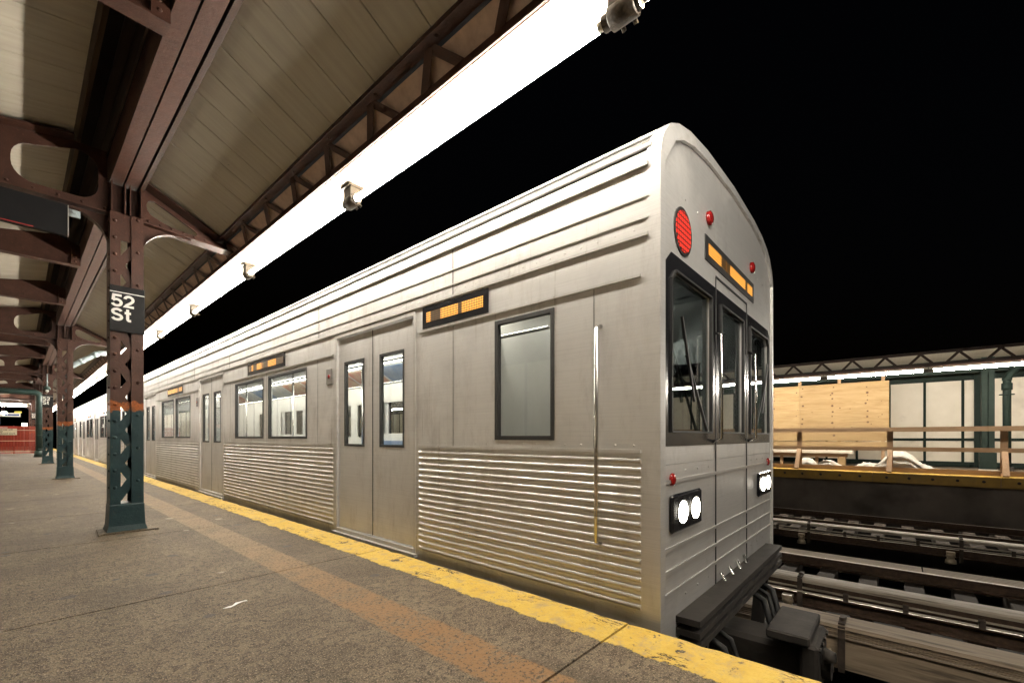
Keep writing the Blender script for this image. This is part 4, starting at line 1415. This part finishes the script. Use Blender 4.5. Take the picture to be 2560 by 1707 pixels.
def make_car(front):
    t = empty('subway_car')
    for s in (-1, 1):
        holes = [(a, c, *DZ) for a, c in DOORS] + [(a, c, *WZ) for a, c in WINS]
        b = MB()
        wall_grid(b, s * HALF, s * (HALF - .05), 0.0, CL, -.32, 2.40, holes)
        b.build('side_wall', M['steel'], t)
        # window frames + panes
        for a, c in WINS:
            f = MB(); frame_ring(f, min(s * (HALF + .004), s * (HALF - .03)), max(s * (HALF + .004), s * (HALF - .03)), a - .0, c + .0, WZ[0], WZ[1], .028)
            wf = f.build('window', M['rubber'], t)
            xa = s * (HALF - .020)
            MB().box(min(xa, xa + .006), max(xa, xa + .006), a + .028, c - .028, WZ[0] + .028, WZ[1] - .028).build('pane', M['glass'], wf)
        # doors
        for a, c in DOORS:
            mid = (a + c) / 2
            for (p, q) in ((a + .012, mid - .006), (mid + .006, c - .012)):
                b = MB()
                w0, w1 = p + .14, q - .11
                xo, xi = s * (HALF - .016), s * (HALF - .045)
                wall_grid(b, xo, xi, p, q, DZ[0] + .01, DZ[1] - .01, [(w0, w1, .86, 1.70)])
                d = b.build('door', M['steel'], t)
                f = MB(); frame_ring(f, min(xo + s * .003, xi), max(xo + s * .003, xi), w0, w1, .86, 1.70, .022); f.build('window_seal', M['rubber'], d)
                xa = s * (HALF - .030)
                MB().box(min(xa, xa + .006), max(xa, xa + .006), w0 + .022, w1 - .022, .882, 1.678).build('pane', M['glass'], d)
            f = MB()
            xo, xi = s * (HALF - .014), s * (HALF - .04)
            f.box(min(xo, xi), max(xo, xi), mid - .0055, mid + .0055, DZ[0] + .01, DZ[1] - .01)
            f.build('door_seal', M['rubber'], t)
            f = MB(); frame_ring(f, min(s * (HALF + .005), s * (HALF - .01)), max(s * (HALF + .005), s * (HALF - .01)), a - .035, c + .035, DZ[0] - .035, DZ[1] + .035, .034)
            f.build('door_frame', M['steel_rib'], t)
            f = MB(); f.box(min(s * (HALF + .035), s * HALF), max(s * (HALF + .035), s * HALF), a - .05, c + .05, -.035, -.006); f.build('threshold', M['steel_rib'], t)
        # ribs between doors
        spans = [(.06, DOORS[0][0] - .08), (DOORS[0][1] + .08, DOORS[1][0] - .08), (DOORS[1][1] + .08, DOORS[2][0] - .08), (DOORS[2][1] + .08, CL - .06)]
        if s < 0:
            for a, c in spans:
                b = MB()
                z = .04
                while z < .84:
                    xo = s * HALF
                    b.extrude([(xo, z), (xo + s * .007, z + .007), (xo + s * .009, z + .016), (xo + s * .007, z + .025), (xo, z + .032)], 1, a, c, True, False)
                    z += .048
                b.build('ribbed_panel', M['steel_rib'], t)
            b = MB()
            for z, h, w in ((.865, .018, .010), (1.79, .014, .010), (1.998, .016, .011), (2.09, .008, .006), (2.20, .008, .006), (2.36, .022, .014)):
                if z < 1.95:
                    for a, c in spans: b.box(s * (HALF + w), s * HALF, a, c, z, z + h)
                else:
                    b.box(s * (HALF + w), s * HALF, .02, CL - .02, z, z + h)
            b.box(s * (HALF + .012), s * HALF, .02, CL - .02, -.30, -.27)
            b.build('belt_moulding', M['steel_rib'], t)
            # joints between side sheets
            b = MB()
            for y in (1.55, 3.75, 6.75, 8.75, 11.8, 13.8):
                b.box(s * (HALF + .002), s * HALF, y, y + .012, 2.02, 2.355)
            for y in (.34, 1.55, 3.78, 5.25, 6.72, 8.78, 10.25, 11.75, 13.85):
                b.box(s * (HALF + .0015), s * HALF, y, y + .007, .885, 1.785)
            b.build('sheet_joint', M['steel_dark'], t)
            # spot-weld rows, grab handles, number plates left blank, door vents
            rv = MB()
            y = .10
            while y < CL - .1:
                inside = any(a - .06 < y < c + .06 for a, c in DOORS)
                for z in (2.045, 2.335): rv.disc((s * HALF, y, z), (s, 0, 0), .006, .0015, 5, .002)
                if not inside:
                    rv.disc((s * HALF, y, .905), (s, 0, 0), .006, .0015, 5, .002)
                    rv.disc((s * HALF, y, .02), (s, 0, 0), .006, .0015, 5, .002)
                y += .11
            tag(rv.build('rivets', M['steel_rib'], t), kind='stuff')
            for y in (.30,):
                MB().tube([(s * HALF, y, .35), (s * (HALF + .05), y, .37), (s * (HALF + .05), y, 1.55), (s * HALF, y, 1.57)], .013, 8).build('grab_handle', M['chrome'], t)
            for a, c in DOORS:
                d = MB().box(s * (HALF + .010), s * HALF, c + .10, c + .22, 1.50, 1.66, .003).build('door_indicator', M['steel_dark'], t)
                MB().disc((s * (HALF + .010), c + .16, 1.58), (s, 0, 0), .022, .004, 10, .006).build('indicator_lens', M['red_lens'], d)
            b = MB()
            for k in range(7): b.box(s * (HALF + .006), s * HALF, 13.75, 14.0, .95 + k * .045, .975 + k * .045)
            b.build('vent_louvre', M['steel_dark'], t)
            # side destination display
            for a, c in ((1.18, 1.92), (4.65, 5.95), (9.6, 10.9)):
                d = MB().box(s * (HALF + .006), s * (HALF), a, c, 1.815, 1.985).build('side_display', M['mask_black'], t)
                e = MB()
                rr = random.Random(int(a * 100))
                y = a + .05
                while y < c - .06:
                    w = rr.uniform(.03, .07)
                    y += w + .02
                e.box(s * (HALF + .0075), s * (HALF + .0065), a + .05, c - .05, 1.862, 1.94)
                e.build('amber_strip', M['orange_led'], d)
    # roof
    b = MB().extrude(ROOF, 1, 0, CL, False, True)
    b.build('roof', M['steel_dark'], t)
    b = MB()
    for (x, z, w) in ((-1.322, 2.475, .014), (-1.25, 2.575, .012), (-1.14, 2.655, .010), (1.322, 2.475, .014), (1.25, 2.575, .012)):
        b.tube([(x, .01, z), (x, CL - .01, z)], w, 6)
    b.build('drip_rail', M['steel'], t)
    # air units on roof
    for y in (4.0, 10.5):
        MB().box(-.75, .75, y - 1.1, y + 1.1, 2.70, 2.86, .03).build('air_unit', M['steel_dark'], t)
    # far side liner with smaller windows
    lw = []
    for k in range(2):
        y0_ = DOORS[k][1] + .55
        lw += [(y0_, y0_ + .72, 1.02, 1.62), (y0_ + 1.0, y0_ + 1.72, 1.02, 1.62), (y0_ + 2.0, y0_ + 2.72, 1.02, 1.62)]
    for a_, c_ in DOORS: lw += [(a_ + .18, a_ + .52, .95, 1.62), (c_ - .52, c_ - .18, .95, 1.62)]
    b = MB(); wall_grid(b, 1.268, 1.258, 1.8, CL - .08, .03, 2.0, lw); b.build('wall_liner', M['interior_white'], t)
    rr = random.Random(5)
    for k in range(12):
        y0_ = 2.0 + k * 1.08
        MB().extrude([(1.255, 1.985), (.86, 2.212), (.862, 2.216), (1.258, 1.990)], 1, y0_, y0_ + 1.0).build('advert_card', M['advert_' + 'abc'[rr.randrange(3)]], t)
    # interior
    b = MB(); b.box(-1.285, 1.285, .3, CL - .05, -.03, .02); b.build('floor', M['interior_floor'], t)
    b = MB(); b.box(-.60, .60, .9, CL - .05, 2.26, 2.28); b.build('ceiling', M['interior_white'], t)
    for s in (-1, 1):
        MB().extrude([(s * 1.28, 1.98), (s * .80, 2.255), (s * .81, 2.27), (s * 1.288, 2.0)], 1, .9, CL - .05).build('advert_cove', M['interior_white'], t)
        MB().box(min(s * .62, s * .78), max(s * .62, s * .78), 1.0, CL - .15, 2.235, 2.258).build('ceiling_light', M['car_light'], t)
        MB().tube([(s * .62, 1.2, 1.85), (s * .62, CL - .3, 1.85)], .017, 6).build('grab_rail', M['chrome'], t)
        for k in range(2):
            a, c = DOORS[k][1] + .25, DOORS[k + 1][0] - .25
            b = MB(); b.box(min(s * .80, s * 1.27), max(s * .80, s * 1.27), a, c, .40, .46); b.box(min(s * 1.20, s * 1.285), max(s * 1.20, s * 1.285), a, c, .461, .88)
            b.build('bench_seat', M['seat_blue'], t)
    me = MB().tube([(0, 0, .02), (0, 0, 2.26)], .018, 8).mesh('pole', M['chrome'])
    for y in (2.7, 5.2, 7.75, 10.3, 12.8):
        inst('pole', me, t, (0, y, 0))
    # rear bulkhead / gangway end
    prof = [(-1.335, -.30), (1.335, -.30), (1.335, 2.40)] + [(x, z - .006) for x, z in reversed(ROOF[1:-1])] + [(-1.335, 2.40)]
    door = [(-.36, .03), (.36, .03), (.36, 1.95), (-.36, 1.95)]
    win1 = [(-1.1, .95), (-.55, .95), (-.55, 1.75), (-1.1, 1.75)]
    dwin = [(-.24, .95), (.24, .95), (.24, 1.75), (-.24, 1.75)]
    MB().plate(prof, [dwin], 1, CL - .06, .05).build('end_wall', M['steel'], t)
    MB().box(-.24, .24, CL - .04, CL - .034, .95, 1.75).build('end_window', M['glass'], t)
    if not front:
        MB().plate(prof, [dwin], 1, .005, .05).build('end_wall', M['steel'], t)
        MB().box(-.24, .24, .02, .026, .95, 1.75).build('end_window', M['glass'], t)
    else:
        # cab front: steel lower sheet, black upper mask, windscreens, door
        low = [(-1.335, -.30), (1.335, -.30), (1.335, .80), (-1.335, .80)]
        MB().plate(low, [], 1, -.03, .06).build('front_sheet', M['steel'], t)
        up = [(-1.335, .802), (1.335, .802), (1.335, 2.40)] + [(x, z - .004) for x, z in reversed(ROOF[1:-1])] + [(-1.335, 2.40)]
        wl = [(-1.18, .98), (-.50, .98), (-.50, 1.86), (-1.12, 1.86), (-1.18, 1.80)]
        wr = [(.50, .98), (1.18, .98), (1.18, 1.80), (1.12, 1.86), (.50, 1.86)]
        wd = [(-.29, .98), (.29, .98), (.29, 1.86), (-.29, 1.86)]
        MB().plate(up, [wl, wr, wd], 1, -.03, .05).build('front_mask', M['steel'], t)
        band = [(-1.25, .90), (1.25, .90), (1.25, 1.88), (1.17, 1.95), (-1.17, 1.95), (-1.25, 1.88)]
        MB().plate(band, [wl, wr, wd], 1, -.0335, .003).build('window_band', M['mask_black'], t)
        # steel surround strip at the outer edge and over the roof line
        ring_o = [(-1.342, -.32), (-1.342, 2.40)] + [(x * 1.004, z + .006) for x, z in ROOF[1:-1]] + [(1.342, 2.40), (1.342, -.32)]
        ring_i = [(-1.29, -.32), (-1.29, 2.385)] + [(x * .955, z - .06) for x, z in ROOF[1:-1]] + [(1.29, 2.385), (1.29, -.32)]
        b = MB()
        vs, ff = [], []
        for o_, i_ in zip(ring_o, ring_i):
            vs += [(o_[0], -.045, o_[1]), (i_[0], -.050, i_[1]), (i_[0], -.028, i_[1]), (o_[0], .03, o_[1])]
        for k in range(len(ring_o) - 1):
            for c in range(4): ff.append((k * 4 + c, k * 4 + (c + 1) % 4, k * 4 + 4 + (c + 1) % 4, k * 4 + 4 + c))
        b.add(vs, ff); b.build('front_surround', M['steel'], t)
        for nm, poly in (('windscreen', wl), ('windscreen', wr), ('door_window', wd)):
            MB().plate(poly, [], 1, -.012, .006).build(nm, M['windscreen'], t)
            b = MB()
            n_ = len(poly)
            for k in range(n_):
                p, q = poly[k], poly[(k + 1) % n_]
                b.bar((p[0], -.034, p[1]), (q[0], -.034, q[1]), .012, .022, (0, 1, 0))
            b.build('window_gasket', M['rubber'], t)
        b = MB()
        for xx in (-.40, .40): b.box(xx - .006, xx + .006, -.036, -.0305, -.28, 2.02)
        b.box(-.40, .40, -.036, -.0305, 2.02, 2.032)
        b.build('door_joint', M['rubber'], t)
        b = MB()
        for z in (.10, .22, .34, .70): b.box(-1.28, 1.28, -.040, -.0305, z, z + .02)
        b.build('front_rib', M['steel_rib'], t)
        # headlights
        for s in (-1, 1):
            b = MB(); b.box(min(s * .74, s * 1.20), max(s * .74, s * 1.20), -.055, -.0306, .43, .64, .012); h = b.build('headlight', M['mask_black'], t)
            b = MB()
            for xx in (.86, 1.06): MB().disc((s * xx, -.0590, .535), (0, -1, 0), .062, .003, 16, .012).build('lens', M['headlight'], h)
            pass
            b = MB()
            for xx in (.86, 1.06): b.disc((s * xx, -.0556, .535), (0, -1, 0), .074, .003, 16)
            b.build('lens_ring', M['chrome'], h)
            MB().disc((s * 1.16, -.031, .72), (0, -1, 0), .035, .012, 12, .008).build('marker_lamp', M['red_lens'], t)
        # LED route disc and amber sign
        d = MB().disc((-1.0, -.031, 2.115), (0, -1, 0), .135, .006, 24).build('route_disc_bezel', M['rubber'], t)
        MB().disc((-1.0, -.0375, 2.115), (0, -1, 0), .115, .003, 24).build('red_disc', M['red_led'], d)
        d = MB().box(-.62, .62, -.036, -.0305, 2.08, 2.24).build('front_display', M['rubber'], t)
        MB().box(-.56, .56, -.0385, -.0365, 2.125, 2.195).build('amber_strip', M['orange_led'], d)
        # anti-climber, coupler, handrails, wipers, steps
        b = MB()
        for z in (-.20, -.135, -.07): b.box(-1.1, 1.1, -.16, -.0305, z, z + .035)
        b.box(-1.05, 1.05, -.12, -.0305, -.24, -.205)
        b.build('anticlimber', M['underframe'], t)
        b = MB(); b.box(-.16, .16, -.50, .2, -.66, -.42, .03); b.box(-.22, .22, -.58, -.48, -.72, -.36, .02); b.disc((0, -.58, -.54), (0, -1, 0), .09, .05, 12)
        for xx in (-.17, -.06, .06, .17):
            for zz in (-.69, -.39): b.disc((xx, -.58, zz), (0, -1, 0), .016, .012, 6)
        b.tube([(-.10, -.60, -.44), (-.10, -.66, -.44)], [.05, .03], 10); b.tube([(.10, -.58, -.62), (.10, -.62, -.62)], .045, 10)
        b.build('coupler', M['underframe'], t)
        MB().box(-.26, .26, -.54, -.30, -.36, -.30, .01).build('electric_head', M['underframe'], t)
        for xx in (-.46, .46): MB().tube([(xx, -.032, .92), (xx, -.085, .94), (xx, -.085, 1.62), (xx, -.032, 1.64)], .012, 8).build('handrail', M['chrome'], t)
        for s in (-1, 1):
            b = MB(); b.bar((s * .62, -.045, .99), (s * .98, -.045, 1.42), .012, .014, (0, 1, 0)); b.bar((s * .86, -.050, 1.16), (s * 1.06, -.050, 1.62), .018, .012, (0, 1, 0))
            b.build('wiper', M['rubber'], t)
        b = MB()
        for xx in (-.30, -.10, .10, .30): b.tube([(xx, -.035, .02), (xx * .9, -.10, -.12), (xx * .7, -.13, -.22)], .012, 6)
        b.build('safety_chain', M['chrome'], t)
        # air hoses and jumper cables under the anti-climber
        for k, xx in enumerate((-.62, -.46, .46, .62, .78)):
            MB().tube([(xx, -.02, -.30), (xx + .01, -.14, -.36), (xx * .96, -.20, -.55), (xx * .85, -.22, -.72), (xx * .62, -.24, -.74), (xx * .45, -.20, -.62)], .018 if k % 2 else .024, 8).build('hose', M['rubber'], t)
        for xx in (-.8, .8):
            MB().bar((xx, -.06, -.25), (xx, -.02, -.75), .10, .03, (1, 0, 0)).build('step_bracket', M['underframe'], t)
        MB().box(-1.0, 1.0, -.10, -.04, -.80, -.70, .01).build('trip_beam', M['underframe'], t)
        b = MB()
        for xx in (-.95, -.75, -.55, .55, .75, .95):
            for z in (.05, .76, 2.32): b.disc((xx, -.0305, z), (0, -1, 0), .008, .0015, 6, .003)
        tag(b.build('rivets', M['steel_rib'], t), kind='stuff')
        for xx in (-.55, .55): MB().disc((xx, -.031, 2.36), (0, -1, 0), .045, .02, 14, .01).build('marker_lamp', M['red_lens'], t)
        # cab seat back and bulkhead
        MB().plate([(-1.28, .02), (1.28, .02), (1.28, 2.2), (-1.28, 2.2)], [[(.30, .9), (.9, .9), (.9, 1.7), (.30, 1.7)]], 1, 1.75, .03).build('cab_bulkhead', M['interior_white'], t)
    # underframe and trucks
    b = MB(); b.box(-1.25, 1.25, .15, CL - .1, -.42, -.325); b.box(-.9, .9, 5.2, 10.3, -.85, -.425); b.build('underframe', M['underframe'], t)
    for y in (2.4, CL - 2.4):
        tr = MB()
        for s in (-1, 1):
            tr.box(s * .98 - .07, s * .98 + .07, y - 1.45, y + 1.45, -.78, -.55, .02)
            tr.box(s * .98 - .09, s * .98 + .09, y - 1.2, y - .86, -.86, -.52, .02); tr.box(s * .98 - .09, s * .98 + .09, y + .86, y + 1.2, -.86, -.52, .02)
        tr.box(-.95, .95, y - .22, y + .22, -.75, -.45)
        trk = tr.build('truck', M['underframe'], t)
        for yy in (y - 1.03, y + 1.03):
            w = MB()
            w.tube([(-.9, yy, RAIL_Z + .385), (.9, yy, RAIL_Z + .385)], .07, 8)
            for s in (-1, 1):
                w.tube([(s * .70, yy, RAIL_Z + .385), (s * .725, yy, RAIL_Z + .385), (s * .73, yy, RAIL_Z + .385), (s * .82, yy, RAIL_Z + .385)], [.40, .40, .378, .378], 24)
            w.build('wheelset', M['wheel'], trk)
    return t
YF = 0.95
c1 = make_car(True); c1.location = (CX, YF, 0)
tag(c1, 'front stainless steel subway car with black cab face and lit headlights', 'subway car', 'coupled subway cars on the near track')
c2 = make_car(False); c2.location = (CX, YF + CL + .45, 0)
tag(c2, 'second stainless steel subway car, coupled behind the front car', 'subway car', 'coupled subway cars on the near track')
c3 = copy_tree(c2); c3.location = (CX, YF + 2 * (CL + .45), 0)
tag(c3, 'third stainless steel subway car, farthest down the near track', 'subway car', 'coupled subway cars on the near track')
